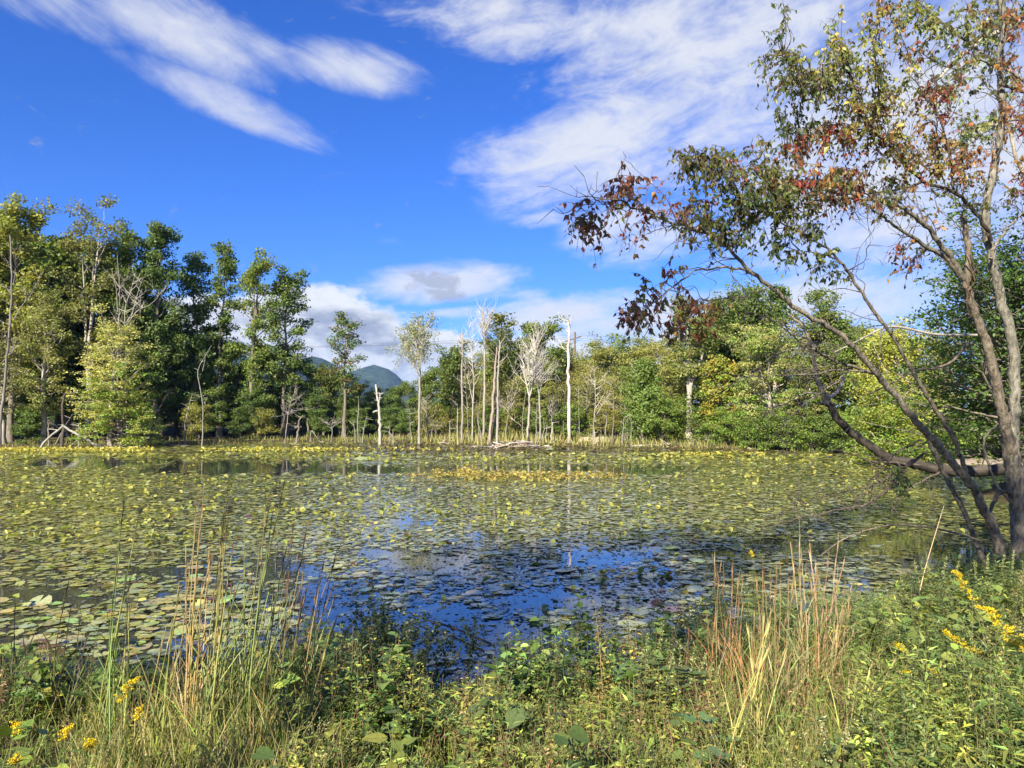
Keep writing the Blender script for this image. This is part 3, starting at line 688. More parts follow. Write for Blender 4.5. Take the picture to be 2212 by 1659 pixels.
# ---------------------------------------------------------------- dead trees, stumps and logs
WHT = (.56, .53, .46); GRYW = (.38, .35, .30); DRK = (.14, .12, .095); TAN = (.42, .34, .24)
def z1(x, y, zx, zy): return x + zx, y + zy
def zoom1(a, b): return .3733 * a, 371.6 + .3733 * b
def zoom2(a, b): return 530.9 + .2666 * a, 548.6 + .2666 * b
def zoom3(a, b): return 973.3 + .256 * a, 619.4 + .256 * b
def dead(name, label, cat, D, paths, col=WHT, fine=0, seed=1, finelen=1.6, up=.8, fmin=.45, group=None, rtip=.02, leaf=None):
    """paths: list of (points in photo px, r_base). first path is the trunk; others are limbs. Depth wanders a little."""
    rng = np.random.default_rng(seed)
    P0 = pix(*paths[0][0][0], D)
    zb = g1(P0.x, D)
    origin = Vector((P0.x, D, min(zb, 0) if zb < 0 else zb))
    t = thing(name, label, cat, origin, 0, group)
    leafb = MB()
    first = None
    for k, (pts, r) in enumerate(paths):
        r *= .56
        Q = np.array([pix(x, y, D) for x, y in pts])
        if k == 0: Q[0, 2] = min(Q[0, 2], origin.z - .15); first = Q
        else:
            i = int(np.argmin(np.abs(first[:, 0] - Q[0, 0]) + np.abs(first[:, 2] - Q[0, 2])))
        dep = np.cumsum(rng.normal(0, .18, len(Q))); dep -= dep[0]
        if k: dep = rng.uniform(-1, 1) * np.linspace(0, 1, len(Q)) * np.linalg.norm(Q[-1] - Q[0]) * .5
        Q[:, 1] += dep
        n = max(8, len(Q) * 4)
        S = spline(Q, n); S[1:-1] += rng.normal(0, r * .22, (n - 2, 3))
        tt = np.linspace(0, 1, n)
        b = MB()
        R = np.maximum(rtip, r * (1 - tt * (.55 if r > .13 else .8)))
        if k == 0: R[0] *= 1.25
        tube(b, S, R, vary(rng, np.array(col) * .5, 1, .14, .03)[0], 8, bump=.08, rng=rng)
        if r > .06:
            for q in range(int(rng.integers(3, 7))):
                u = rng.uniform(.25, .97); p0 = np.array([np.interp(u, tt, S[:, w]) for w in range(3)]); a = rng.uniform(0, 6.28); L = rng.uniform(.25, .9)
                d = np.array([math.cos(a), math.sin(a), rng.normal(.35, .3)])
                tube(b, np.array([p0, p0 + d * L * .5 + rng.normal(0, .03, 3), p0 + d * L]), [min(.03, r * .3), .018, .01], col, 4)
        nf = int(fine * 1.6) if k == 0 else fine
        for q in range(nf):
            u = rng.uniform(fmin if k == 0 else .25, .98)
            p0 = np.array([np.interp(u, tt, S[:, w]) for w in range(3)])
            a = rng.uniform(0, 6.28)
            d = unit(np.array([math.cos(a), math.sin(a), up + rng.normal(0, .3)]))
            L = finelen * rng.uniform(.4, 1.2) * (1.25 - u * .6)
            e = np.array([p0, p0 + d * L * .4, p0 + d * L * .75 + rng.normal(0, .08 * L, 3) + np.array([0, 0, .08 * L]), p0 + d * L + np.array([0, 0, .22 * L]) + rng.normal(0, .08 * L, 3)])
            rb = min(.035, r * .35)
            tube(b, spline(e, 7), np.linspace(rb, .006, 7), col, 4, cap=False)
            for w in range(3):
                s0 = e[1 + w % 3]; dd = unit(d + rng.normal(0, .6, 3)); l2 = L * rng.uniform(.25, .5)
                tube(b, np.array([s0, s0 + dd * l2 * .6, s0 + dd * l2 + np.array([0, 0, .1 * l2])]), [.012, .008, .004], col, 3, cap=False)
                if leaf is not None and rng.random() < .38:
                    m = 26; Pl = s0 + dd * l2 + rng.normal(0, .28, (m, 3))
                    leaves(leafb, Pl, rng.normal(0, 1, (m, 3)), rng.normal(0, 1, (m, 3)) + np.array([0, 0, .6]), .2, DIA, vary(rng, leaf, m))
        b.obj('trunk' if k == 0 else 'branch', M_DEAD, t, origin, smooth=True)
    if leafb.n: leafb.obj('crown', M_LEAF, t, origin)
    return t
def Z(f, *pts): return [f(a, b) for a, b in pts]
DT = 'pale dead trees in the flooded far wood'
dead('dead_tree', 'tall white forked dead trunk at the left photo edge', 'dead tree', 74, [(Z(zoom1, (0, 1575), (25, 1400), (40, 1250), (60, 1050), (80, 880), (92, 700), (96, 380)), .26), (Z(zoom1, (82, 850), (110, 760), (150, 660), (185, 560)), .12), (Z(zoom1, (80, 640), (100, 560), (110, 480)), .07)], GRYW, fine=6, seed=3)
dead('dead_tree', 'bare white branches of the dead tree above the cream-leaved tree', 'dead tree', 78, [(Z(zoom1, (690, 1560), (680, 1200), (680, 870), (682, 700), (676, 480)), .2), (Z(zoom1, (680, 800), (660, 680), (622, 560)), .08), (Z(zoom1, (684, 720), (700, 650), (735, 600)), .07)], GRYW, fine=6, seed=4)
dead('dead_tree', 'forking bare white limbs leaning right above the cream-leaved tree', 'dead tree', 78, [(Z(zoom1, (735, 1560), (738, 1200), (735, 950), (730, 800), (755, 690), (780, 600)), .14), (Z(zoom1, (738, 880), (800, 800), (880, 760), (955, 670)), .1), (Z(zoom1, (760, 840), (800, 720), (840, 620)), .08), (Z(zoom1, (820, 870), (830, 800), (865, 690)), .06)], WHT, fine=7, seed=5)
dead('snag', 'thick dark broken snag standing behind the white arched log', 'snag', 73, [(Z(zoom1, (350, 1590), (357, 1480), (366, 1380), (372, 1300), (378, 1282)), .3), (Z(zoom1, (368, 1300), (380, 1288), (388, 1280)), .12)], DRK, seed=6)
dead('snag', 'short grey stub close left of the thick dark snag', 'snag', 74, [(Z(zoom1, (283, 1580), (280, 1500), (280, 1430)), .22)], GRYW, seed=7)
dead('snag', 'bent short snag right of the white arched log', 'snag', 74, [(Z(zoom1, (458, 1580), (464, 1510), (475, 1465), (488, 1450)), .2)], GRYW, seed=8)
dead('snag', 'orange-brown split trunk leaning right under the bright low branches', 'snag', 75, [(Z(zoom1, (635, 1580), (655, 1510), (675, 1460), (692, 1430)), .24)], TAN, seed=9)
dead('fallen_log', 'slim dark pole leaning behind the arched white log', 'log', 76, [(Z(zoom1, (318, 1560), (370, 1490), (430, 1400)), .12)], GRYW, seed=10)
dead('fallen_log', 'arched white log, bent like an A over the left shore', 'log', 71, [(Z(zoom1, (212, 1585), (245, 1565), (300, 1510), (358, 1466)), .15), (Z(zoom1, (356, 1462), (400, 1500), (460, 1535), (510, 1575), (545, 1603)), .17)], (.66, .63, .55), seed=11, rtip=.1)
dead('snag', 'long dark trunk leaning right beside the bright low branches', 'snag', 79, [(Z(zoom1, (862, 1585), (880, 1470), (920, 1360), (985, 1245)), .32), (Z(zoom1, (885, 1420), (910, 1375), (930, 1340)), .09)], (.17, .14, .11), seed=12)
dead('snag', 'grey snag with shattered orange top leaning slightly right', 'snag', 80, [(Z(zoom1, (1073, 1565), (1085, 1460), (1100, 1370), (1120, 1285)), .22), (Z(zoom1, (1118, 1310), (1140, 1290), (1158, 1305)), .12)], (.40, .34, .27), seed=13)
dead('dead_tree', 'slender white crooked dead tree with a forked tip, left wood', 'dead tree', 78, [(Z(zoom1, (1165, 1585), (1178, 1450), (1182, 1330), (1168, 1180), (1178, 1130), (1205, 1070), (1243, 1008)), .13), (Z(zoom1, (1172, 1150), (1186, 1090), (1188, 1050)), .06), (Z(zoom1, (1183, 1340), (1198, 1310), (1205, 1305)), .06)], WHT, seed=14)
dead('fallen_log', 'white log lying on the mud at the left shore', 'log', 74, [(Z(zoom1, (750, 1560), (800, 1550), (868, 1538)), .12)], WHT, seed=15, rtip=.08)
dead('fallen_log', 'long dark log lying along the left waterline', 'log', 77, [(Z(zoom1, (880, 1572), (960, 1582), (1085, 1585)), .16)], DRK, seed=16, rtip=.08)
dead('fallen_log', 'low pale log behind the arched white log', 'log', 76, [(Z(zoom1, (400, 1548), (480, 1532), (560, 1520)), .1)], GRYW, seed=17, rtip=.06)
dead('fallen_log', 'flat tan log half sunk at the cream-leaved tree', 'log', 73, [(Z(zoom1, (700, 1588), (760, 1585), (840, 1592)), .12)], TAN, seed=18, rtip=.08)
# centre gap
dead('dead_tree', 'small bare dead tree with a tangle of twigs in the dark wood', 'dead tree', 88, [(Z(zoom2, (315, 1515), (325, 1420), (335, 1300), (350, 1200), (390, 1110)), .13), (Z(zoom2, (335, 1310), (390, 1260), (450, 1180)), .07)], GRYW, fine=8, seed=20, finelen=2.2, up=.4)
dead('snag', 'stout grey snag leaning right in the dark wood', 'snag', 89, [(Z(zoom2, (408, 1495), (420, 1420), (435, 1350), (448, 1320)), .24)], (.44, .40, .33), seed=21)
dead('fallen_log', 'bent grey pole like an upturned V at the dark shore', 'log', 86, [(Z(zoom2, (520, 1510), (530, 1465), (545, 1432), (580, 1480), (600, 1515), (640, 1525)), .09)], GRYW, seed=22, rtip=.05)
dead('dead_tree', 'small dead tree with outstretched arms near the pale building', 'dead tree', 90, [(Z(zoom2, (690, 1490), (700, 1430), (690, 1390), (675, 1370)), .13), (Z(zoom2, (698, 1400), (740, 1380), (770, 1360)), .08)], GRYW, fine=5, seed=23, up=.4)
dead('snag', 'thin crooked white snag standing in the pads before the dark wood', 'snag', 83, [(Z(zoom2, (815, 1545), (805, 1480), (812, 1420), (806, 1370)), .1)], WHT, seed=24)
dead('snag', 'slim grey snag between crooked white one and tall thin one', 'snag', 90, [(Z(zoom2, (890, 1485), (880, 1410), (868, 1340)), .13)], GRYW, seed=25)
dead('snag', 'tall thin straight grey snag left of the forked white snag', 'snag', 86, [(Z(zoom2, (918, 1520), (915, 1400), (918, 1250), (915, 1150)), .15)], (.46, .43, .37), seed=26)
dead('snag', 'short snag leaning right, just left of the forked white snag', 'snag', 90, [(Z(zoom2, (945, 1490), (960, 1400), (975, 1310)), .14)], GRYW, seed=27)
dead('snag', 'thick white snag with a short forked top before the dark wood', 'snag', 83, [(Z(zoom2, (1088, 1545), (1086, 1400), (1083, 1280), (1078, 1200), (1062, 1130), (1052, 1058)), .33), (Z(zoom2, (1078, 1200), (1088, 1160), (1085, 1125)), .17), (Z(zoom2, (1070, 1270), (1045, 1275), (1032, 1285)), .04)], (.62, .59, .53), seed=28, rtip=.1)
dead('snag', 'slim grey stub right of the forked white snag', 'snag', 90, [(Z(zoom2, (1165, 1495), (1166, 1430), (1165, 1365)), .16)], GRYW, seed=29)
dead('stump', 'short square white stump at the grassy far shore', 'stump', 84, [(Z(zoom2, (1194, 1530), (1192, 1500), (1190, 1466)), .18)], WHT, seed=30)
dead('dead_tree', 'thin pole-like dead trunk left of the fan-shaped bare tree', 'dead tree', 90, [(Z(zoom2, (1336, 1485), (1332, 1370), (1328, 1255)), .12), (Z(zoom2, (1330, 1300), (1360, 1290), (1380, 1285)), .04)], GRYW, fine=2, seed=31)
dead('dead_tree', 'tall fan-shaped nearly bare white tree with scattered pale leaves', 'dead tree', 86, [(Z(zoom2, (1405, 1490), (1405, 1300), (1408, 1100), (1405, 960), (1395, 800), (1375, 700), (1345, 600)), .28), (Z(zoom2, (1400, 980), (1340, 830), (1290, 740), (1230, 660)), .12), (Z(zoom2, (1405, 960), (1425, 820), (1440, 720), (1465, 600)), .12), (Z(zoom2, (1402, 880), (1405, 720), (1415, 560)), .1), (Z(zoom2, (1395, 930), (1360, 900), (1310, 860)), .07)], (.52, .50, .42), fine=24, seed=32, finelen=2.0, up=1.1, leaf=(.26, .28, .13))
dead('dead_tree', 'low forked bare dead tree right of the fan-shaped one', 'dead tree', 88, [(Z(zoom2, (1475, 1490), (1472, 1350), (1460, 1230), (1472, 1160)), .13), (Z(zoom2, (1474, 1290), (1500, 1240), (1510, 1220)), .06), (Z(zoom2, (1458, 1490), (1465, 1400), (1474, 1310)), .08)], GRYW, fine=6, seed=33)
dead('dead_tree', 'small bare tree with drooping twigs left of the tall dead group', 'dead tree', 89, [(Z(zoom2, (1540, 1490), (1538, 1420), (1530, 1370)), .11), (Z(zoom2, (1500, 1470), (1515, 1400), (1540, 1350)), .07)], GRYW, fine=8, seed=34, up=.1, finelen=1.8)
dead('snag', 'grey stub standing alone left of the tall dead group', 'snag', 88, [(Z(zoom2, (1652, 1490), (1652, 1420), (1655, 1345)), .16)], GRYW, seed=35)
# tall dead group
dead('snag', 'thin white pole nearest the wood gap in the tall dead group', 'snag', 82, [(Z(zoom3, (60, 1325), (58, 1200), (60, 1080), (57, 990)), .11)], WHT, seed=40, group=DT)
dead('dead_tree', 'straight dead trunk with splintered top at the left of the dead group', 'dead tree', 86, [(Z(zoom3, (95, 1285), (98, 1050), (95, 800), (98, 600), (102, 450), (95, 370)), .24), (Z(zoom3, (100, 520), (85, 440), (78, 400)), .06), (Z(zoom3, (102, 520), (118, 460)), .05)], (.47, .43, .37), fine=6, seed=41, group=DT)
dead('dead_tree', 'pale dead tree forked low with two wandering slender stems', 'dead tree', 86, [(Z(zoom3, (183, 1290), (185, 1120), (190, 960), (196, 800), (185, 600), (180, 450), (150, 300)), .18), (Z(zoom3, (188, 980), (160, 850), (130, 720), (115, 620)), .1), (Z(zoom3, (184, 560), (195, 430), (200, 300)), .08)], WHT, fine=12, seed=42, up=1.2, group=DT)
dead('snag', 'thin crooked leaning white pole in front of the dead group', 'snag', 80, [(Z(zoom3, (272, 1335), (250, 1230), (232, 1150), (226, 1050), (222, 960)), .1)], WHT, seed=43, group=DT)
dead('dead_tree', 'tallest slim dead tree with a spray of fine twigs at the top', 'dead tree', 87, [(Z(zoom3, (276, 1280), (282, 1050), (285, 800), (286, 560), (290, 430), (280, 300), (262, 170)), .26), (Z(zoom3, (290, 430), (305, 330), (330, 220)), .1), (Z(zoom3, (287, 520), (272, 400), (255, 300)), .08)], (.50, .47, .41), fine=20, seed=44, finelen=2.0, up=1.5, fmin=.6, group=DT)
dead('dead_tree', 'thick dead trunk leaning right with a buttressed foot', 'dead tree', 83, [(Z(zoom3, (322, 1300), (345, 1150), (360, 950), (368, 800), (380, 640), (390, 510)), .34), (Z(zoom3, (384, 600), (365, 560), (345, 540)), .05)], (.46, .41, .34), fine=2, seed=45, group=DT)
dead('dead_tree', 'grey-brown trunk crossing at the buttressed foot, leaning right', 'dead tree', 83.5, [(Z(zoom3, (350, 1300), (365, 1180), (385, 1060), (400, 980)), .26)], (.34, .28, .22), seed=46, group=DT)
dead('dead_tree', 'pale smooth dead trunk rising beside the buttressed one', 'dead tree', 83, [(Z(zoom3, (392, 1310), (398, 1100), (400, 900), (405, 700), (412, 560), (415, 460)), .27)], WHT, fine=2, seed=47, group=DT)
dead('dead_tree', 'knotted slanting thin trunk behind the stick lodge', 'dead tree', 82, [(Z(zoom3, (458, 1310), (470, 1180), (490, 1040), (475, 930)), .14), (Z(zoom3, (488, 1050), (500, 1000), (545, 900), (600, 720)), .09)], GRYW, fine=5, seed=48, group=DT)
dead('dead_tree', 'slender leaning dead branch pale over dark foliage behind lodge', 'dead tree', 85, [(Z(zoom3, (615, 1285), (600, 1190), (565, 1150), (510, 1115)), .09)], WHT, fine=3, seed=49, group=DT)
dead('dead_tree', 'white dead tree dividing into three upright limbs behind the lodge', 'dead tree', 82, [(Z(zoom3, (645, 1315), (658, 1150), (665, 1000), (668, 920), (690, 830), (700, 700), (715, 560), (700, 400)), .24), (Z(zoom3, (666, 930), (640, 820), (622, 740), (618, 640)), .12), (Z(zoom3, (668, 900), (665, 760), (660, 620), (640, 480)), .12), (Z(zoom3, (712, 600), (740, 480), (745, 380)), .08)], (.60, .57, .51), fine=22, seed=50, up=1.2, finelen=2.1, fmin=.55, group=DT)
dead('snag', 'thin straight white pole between the two branching white trees', 'snag', 80, [(Z(zoom3, (718, 1350), (722, 1200), (724, 1080), (730, 980)), .11), (Z(zoom3, (722, 1130), (700, 1110), (685, 1095)), .03)], WHT, seed=51, group=DT)
dead('dead_tree', 'white dead tree with dense bare twigs right of the three-limbed one', 'dead tree', 83, [(Z(zoom3, (753, 1305), (756, 1100), (745, 900), (735, 800), (752, 690), (760, 560)), .22), (Z(zoom3, (745, 880), (715, 760), (700, 640)), .1), (Z(zoom3, (750, 900), (775, 800), (790, 740)), .07)], (.57, .54, .48), fine=26, seed=52, up=.9, finelen=2.2, fmin=.5, group=DT)
dead('snag', 'short wavering white pole just left of the stout short stub', 'snag', 81, [(Z(zoom3, (782, 1345), (778, 1270), (788, 1190), (784, 1105)), .12)], WHT, seed=53, group=DT)
dead('snag', 'stout short pale stub left of the tall thick white trunk', 'snag', 82, [(Z(zoom3, (845, 1330), (852, 1250), (860, 1180), (862, 1145)), .27)], (.52, .47, .40), seed=54, group=DT)
dead('dead_tree', 'tall thick straight white trunk, most massive of the dead trees', 'dead tree', 82, [(Z(zoom3, (998, 1318), (994, 1150), (992, 950), (992, 750), (994, 560), (996, 440), (1000, 360), (990, 290)), .37), (Z(zoom3, (994, 600), (982, 520), (978, 465)), .1)], (.66, .63, .56), fine=7, seed=55, fmin=.8, group=DT)
dead('dead_tree', 'dark burnt-looking trunk just left of the massive white trunk', 'dead tree', 87, [(Z(zoom3, (945, 1300), (955, 1180), (965, 1050), (975, 900)), .24)], DRK, seed=56, group=DT)
dead('snag', 'brownish snag just right of the massive white trunk', 'snag', 83, [(Z(zoom3, (1052, 1315), (1060, 1230), (1068, 1130)), .2)], (.36, .29, .21), seed=57, group=DT)
dead('dead_tree', 'slim white dead tree with one long limb reaching right', 'dead tree', 80, [(Z(zoom3, (1210, 1355), (1205, 1230), (1208, 1110), (1218, 980), (1212, 830), (1205, 680)), .15), (Z(zoom3, (1210, 1110), (1250, 1050), (1280, 990), (1312, 940)), .1), (Z(zoom3, (1214, 860), (1235, 810)), .04)], WHT, fine=5, seed=58, group=DT)
dead('dead_tree', 'second stem right against the slim white long-limbed tree', 'dead tree', 81, [(Z(zoom3, (1222, 1320), (1216, 1240), (1214, 1160)), .13)], WHT, seed=59, group=DT)
dead('snag', 'grey snag leaning right, halfway between the slim long-limbed tree and the curved one', 'snag', 83, [(Z(zoom3, (1300, 1310), (1308, 1200), (1320, 1110), (1325, 1020)), .2)], GRYW, seed=60, group=DT)
dead('dead_tree', 'thin curved grey trunk with a hooked top', 'dead tree', 82, [(Z(zoom3, (1362, 1320), (1370, 1150), (1378, 980), (1370, 880), (1340, 780)), .12), (Z(zoom3, (1376, 1040), (1350, 1000), (1320, 985)), .05)], GRYW, fine=4, seed=61, group=DT)
dead('snag', 'thin grey twin pole at the edge of the pads', 'snag', 78, [(Z(zoom3, (1448, 1365), (1450, 1250), (1456, 1150), (1458, 1090)), .12), (Z(zoom3, (1465, 1295), (1462, 1220), (1458, 1160)), .08)], (.42, .38, .33), seed=62, group=DT)
dead('snag', 'thin crooked white pole standing in the pads by the long pale log', 'snag', 78, [(Z(zoom3, (1520, 1365), (1528, 1250), (1525, 1150), (1510, 1070)), .09)], WHT, seed=63, group=DT)
dead('snag', 'short white stub against the bright green tree', 'snag', 82, [(Z(zoom3, (1642, 1265), (1642, 1200), (1643, 1140)), .15)], WHT, seed=64, group=DT)
dead('snag', 'dark twisted stump with one arm reaching right near the fallen branches', 'snag', 82, [(Z(zoom3, (1540, 1310), (1545, 1250), (1555, 1230), (1600, 1195), (1635, 1190)), .16)], (.30, .23, .16), seed=65, rtip=.06)
dead('fallen_log', 'long pale fallen log on the shore left of the pale forked trunk', 'log', 77, [(Z(zoom3, (1420, 1345), (1560, 1345), (1680, 1345), (1775, 1335)), .2)], (.52, .47, .39), seed=66, rtip=.14)
dead('fallen_log', 'dark fallen trunk lying behind the long pale log', 'log', 80, [(Z(zoom3, (1450, 1330), (1560, 1300), (1660, 1305), (1760, 1330)), .16)], DRK, seed=67, rtip=.08)
dead('fallen_log', 'second dark branch lying crosswise behind the pale log', 'log', 81, [(Z(zoom3, (1600, 1330), (1680, 1320), (1740, 1335)), .14)], DRK, seed=68, rtip=.08)
dead('stump', 'small pale stump at the waterline near the pale forked trunk', 'stump', 76, [(Z(zoom3, (1840, 1355), (1842, 1340), (1840, 1325)), .2)], WHT, seed=69, rtip=.12)
dead('stump', 'pale splintered stump against the pale forked trunk', 'stump', 77.5, [(Z(zoom3, (2052, 1355), (2062, 1320), (2066, 1285)), .3), (Z(zoom3, (2056, 1350), (2080, 1345), (2095, 1360)), .1)], (.48, .43, .36), seed=70, rtip=.06)
dead('snag', 'slim pale stub on the right shore below the leaning grey trunk', 'snag', 58, [([(1850, 985), (1849, 965), (1848, 948)], .16)], (.42, .34, .25), seed=71)
dead('fallen_log', 'small white log at the grassy shore beneath the thin snags', 'log', 82, [(Z(zoom2, (1530, 1535), (1580, 1530), (1640, 1540)), .12)], (.5, .45, .38), seed=72, rtip=.07)
dead('fallen_log', 'dark floating branch in the yellow pads before the dark wood', 'log', 72, [(Z(zoom2, (620, 1566), (680, 1570), (730, 1578)), .1)], DRK, seed=73, rtip=.06)
dead('fallen_log', 'dark curved branch on the water edge left of the slim long-limbed tree', 'log', 78, [(Z(zoom3, (1025, 1330), (1050, 1345), (1092, 1338)), .09)], DRK, seed=74, rtip=.05)
dead('snag', 'short dark stub standing on the water by the stick lodge', 'snag', 73, [(Z(zoom3, (570, 1330), (570, 1305), (571, 1275)), .13)], DRK, seed=75)

srn = np.random.default_rng(88)
for k, x in enumerate([1012, 1033, 1057, 1092, 1104, 1128, 1178, 1192, 1206, 1218, 1252, 1268, 1296, 1338, 1352, 1372]):
    top = srn.uniform(770, 900); D_ = srn.uniform(83, 90); lx = srn.normal(0, 9)
    dead('dead_tree', unique('slim grey dead stem in the flooded wood ' + place_words(x)), 'dead tree', D_, [([(x, 950), (x + lx * .4 + srn.normal(0, 2), 950 - (950 - top) * .5), (x + lx, top)], srn.uniform(.07, .13))], GRYW if k % 2 else (.46, .43, .36), fine=int(srn.integers(2, 9)), seed=300 + k, group=DT, fmin=.4)
# stick lodge heaped by beavers
LODGE = pix(1118, 972, 70)
lodge = thing('beaver_lodge', 'low heap of grey sticks standing in the pads before the far shore', 'beaver lodge', (LODGE.x, 70, 0))
rng = np.random.default_rng(8)
hb = MB(); th = np.linspace(0, 2 * math.pi, 17)[:-1]
rows = [(2.3, -.1), (1.7, .22), (.9, .5), (.05, .62)]
V = np.array([[(r * math.cos(a) * (1 + .1 * math.sin(3 * a)), r * .7 * math.sin(a), z) for a in th] for r, z in rows]).reshape(-1, 3)
F = np.array([[r * 16 + k, r * 16 + (k + 1) % 16, (r + 1) * 16 + (k + 1) % 16, (r + 1) * 16 + k] for r in range(3) for k in range(16)])
hb.add(V, F, (.07, .055, .04)); hb.obj('mud_core', M_SOIL, lodge)
for k in range(110):
    a = rng.uniform(0, 6.28); r = 2.2 * rng.random() ** .6
    z = .62 * (1 - (r / 2.4) ** 1.5)
    L = rng.uniform(.6, 1.9); az = a + rng.normal(0, 1.1)
    dd = np.array([math.cos(az), math.sin(az) * .8, -.32 * rng.random() + .05])
    c0 = np.array([r * math.cos(a) * 1.15, r * .75 * math.sin(a), z + rng.uniform(0, .12)])
    b = MB(); tube(b, np.array([c0 - dd * L / 2, c0 + rng.normal(0, .05, 3), c0 + dd * L / 2]), [rng.uniform(.03, .06), .035, .02], vary(rng, pick(rng, [GRYW, (.28, .23, .18), (.48, .44, .37), DRK], 1)[0], 1)[0], 5)
    b.obj('stick', M_DEAD, lodge)
for lx, ly, n_, lab in [(1030, 962, 8, 'scatter of thin sticks left of the stick lodge'), (1160, 972, 6, 'scatter of pale sticks right of the stick lodge')]:
    c0 = pix(lx, ly, 74); t = thing('stick_heap', lab, 'sticks', (c0.x, 74, 0))
    for k in range(n_):
        a = rng.uniform(0, 3.14); q = np.array([rng.normal(0, .7), rng.normal(0, .4), .05 + .08 * rng.random()]); dd = np.array([math.cos(a), math.sin(a), rng.normal(0, .1)]) * rng.uniform(.3, .7)
        b = MB(); tube(b, np.array([q - dd, q, q + dd]), [.04, .035, .02], vary(rng, GRYW, 1)[0], 5); b.obj('stick', M_DEAD, t)

# pale rock and sand bank seen under the leaning trunks
def rock(name, label, x, y, D, w, h, col, seed):
    rg = np.random.default_rng(seed); c0 = pix(x, y, D)
    n, m = 18, 7
    V = []
    for j in range(m):
        ph = j / (m - 1) * math.pi / 2
        for i in range(n):
            a = i / n * 2 * math.pi
            r = (math.cos(ph) ** .7) * (1 + .14 * math.sin(2 * a + seed) + .07 * math.sin(5 * a)) * (1 + rg.normal(0, .03))
            V.append((w / 2 * r * math.cos(a), w / 4 * r * math.sin(a), h * math.sin(ph) - .15))
    F = [[j * n + i, j * n + (i + 1) % n, (j + 1) * n + (i + 1) % n, (j + 1) * n + i] for j in range(m - 1) for i in range(n)]
    b = MB(); b.add(V, F, col)
    o = b.obj(name, M_DEAD, smooth=True, label=label, category='rock'); o.location = (c0.x, D, max(g1(c0.x, D), 0))
rock('boulder', 'pale rounded boulder in the grass right of the massive white trunk', 1302, 958, 83, 1.9, .75, (.36, .31, .26), 3)
rock('boulder', 'flat tan boulder left of the slim long-limbed dead tree', 1268, 952, 84, 2.8, .55, (.34, .29, .21), 4)
rock('rock_ledge', 'pale sandy rock ledge on the shore under the leaning trunks', 2105, 998, 47, 5.0, .42, (.24, .20, .16), 5)
rock('rock_ledge', 'small pale rock on the far shore at the right photo edge', 2195, 998, 46, 2.0, .4, (.22, .19, .16), 6)

# utility pole with its wires behind the wood, and the pale building
pb = pix(1242, 717, 135); zb = 3.0
pole = thing('utility_pole', 'brown wooden utility pole with crossarm rising behind the far wood', 'utility pole', (pb.x, 135, zb))
b = MB(); tube(b, [(0, 0, -.5), (0, 0, pb.z - zb)], [.2, .15], (.15, .11, .08), 8); b.obj('post', M_BARK, pole)
b = MB(); tube(b, [(-1.9, 0, pb.z - zb - 1.75), (1.1, 0, pb.z - zb - .75)], [.12, .12], (.14, .10, .07), 6); b.obj('crossarm', M_BARK, pole)
for k, xx in enumerate((-1.7, -.7, .9)):
    b = MB(); zz = pb.z - zb - 1.15 + xx / 3.0; tube(b, [(xx, 0, zz), (xx, 0, zz + .35)], [.07, .05], (.3, .3, .3), 6); b.obj('insulator', M_DEAD, pole)
for k, (dxx, lab) in enumerate([(-1.7, 'upper thin power line crossing the cloud bank'), (-.7, 'middle thin power line crossing the cloud bank'), (.9, 'lower thin power line crossing the cloud bank')]):
    a = np.array([pb.x + dxx, 135, pb.z - .8 + dxx / 3.0]); e = np.array(pix(-300, 757 + k * 5, 175)); e2 = np.array(pix(2600, 790, 165))
    for s_, en in ((0, e), (1, e2)):
        pts = np.array([a + (en - a) * t_ - np.array([0, 0, 10 * t_ * (1 - t_)]) * .35 for t_ in np.linspace(0, 1, 14)])
        b = MB(); tube(b, pts, .014, (.05, .05, .05), 4, cap=False)
        o = b.obj('power_line', M_BARK, label=lab + (' left of the pole' if s_ == 0 else ' right of the pole'), category='power line')
hb0 = pix(735, 905, 118)
hz0 = g1(hb0.x, 118)
house = thing('house', 'pale low building half hidden in the dark wood', 'building', (hb0.x, 118, hz0))
def boxm(b, x0, x1, y0, y1, z0, z1, col):
    V = [(x, y, z) for x in (x0, x1) for y in (y0, y1) for z in (z0, z1)]
    b.add(V, [[0, 1, 3, 2], [4, 6, 7, 5], [0, 4, 5, 1], [2, 3, 7, 6], [0, 2, 6, 4], [1, 5, 7, 3]], col)
M_WALL = mat('painted_wall', .8, .2)
b = MB(); boxm(b, -7, 7, 0, 6, -.2, 2.7, (.26, .25, .24)); b.obj('wall', M_WALL, house)
b = MB(); b.add([(-7.5, -.5, 2.71), (7.5, -.5, 2.71), (7.5, 3, 4.2), (-7.5, 3, 4.2), (-7.5, 6.5, 2.71), (7.5, 6.5, 2.71)], [[0, 1, 2, 3], [3, 2, 5, 4]], (.34, .33, .33)); b.obj('roof', M_WALL, house)
for wx in (-4.5, -1, 3.5):
    b = MB(); boxm(b, wx - .6, wx + .6, -.05, .05, .9, 2.1, (.03, .035, .04)); b.obj('window', M_WALL, house)

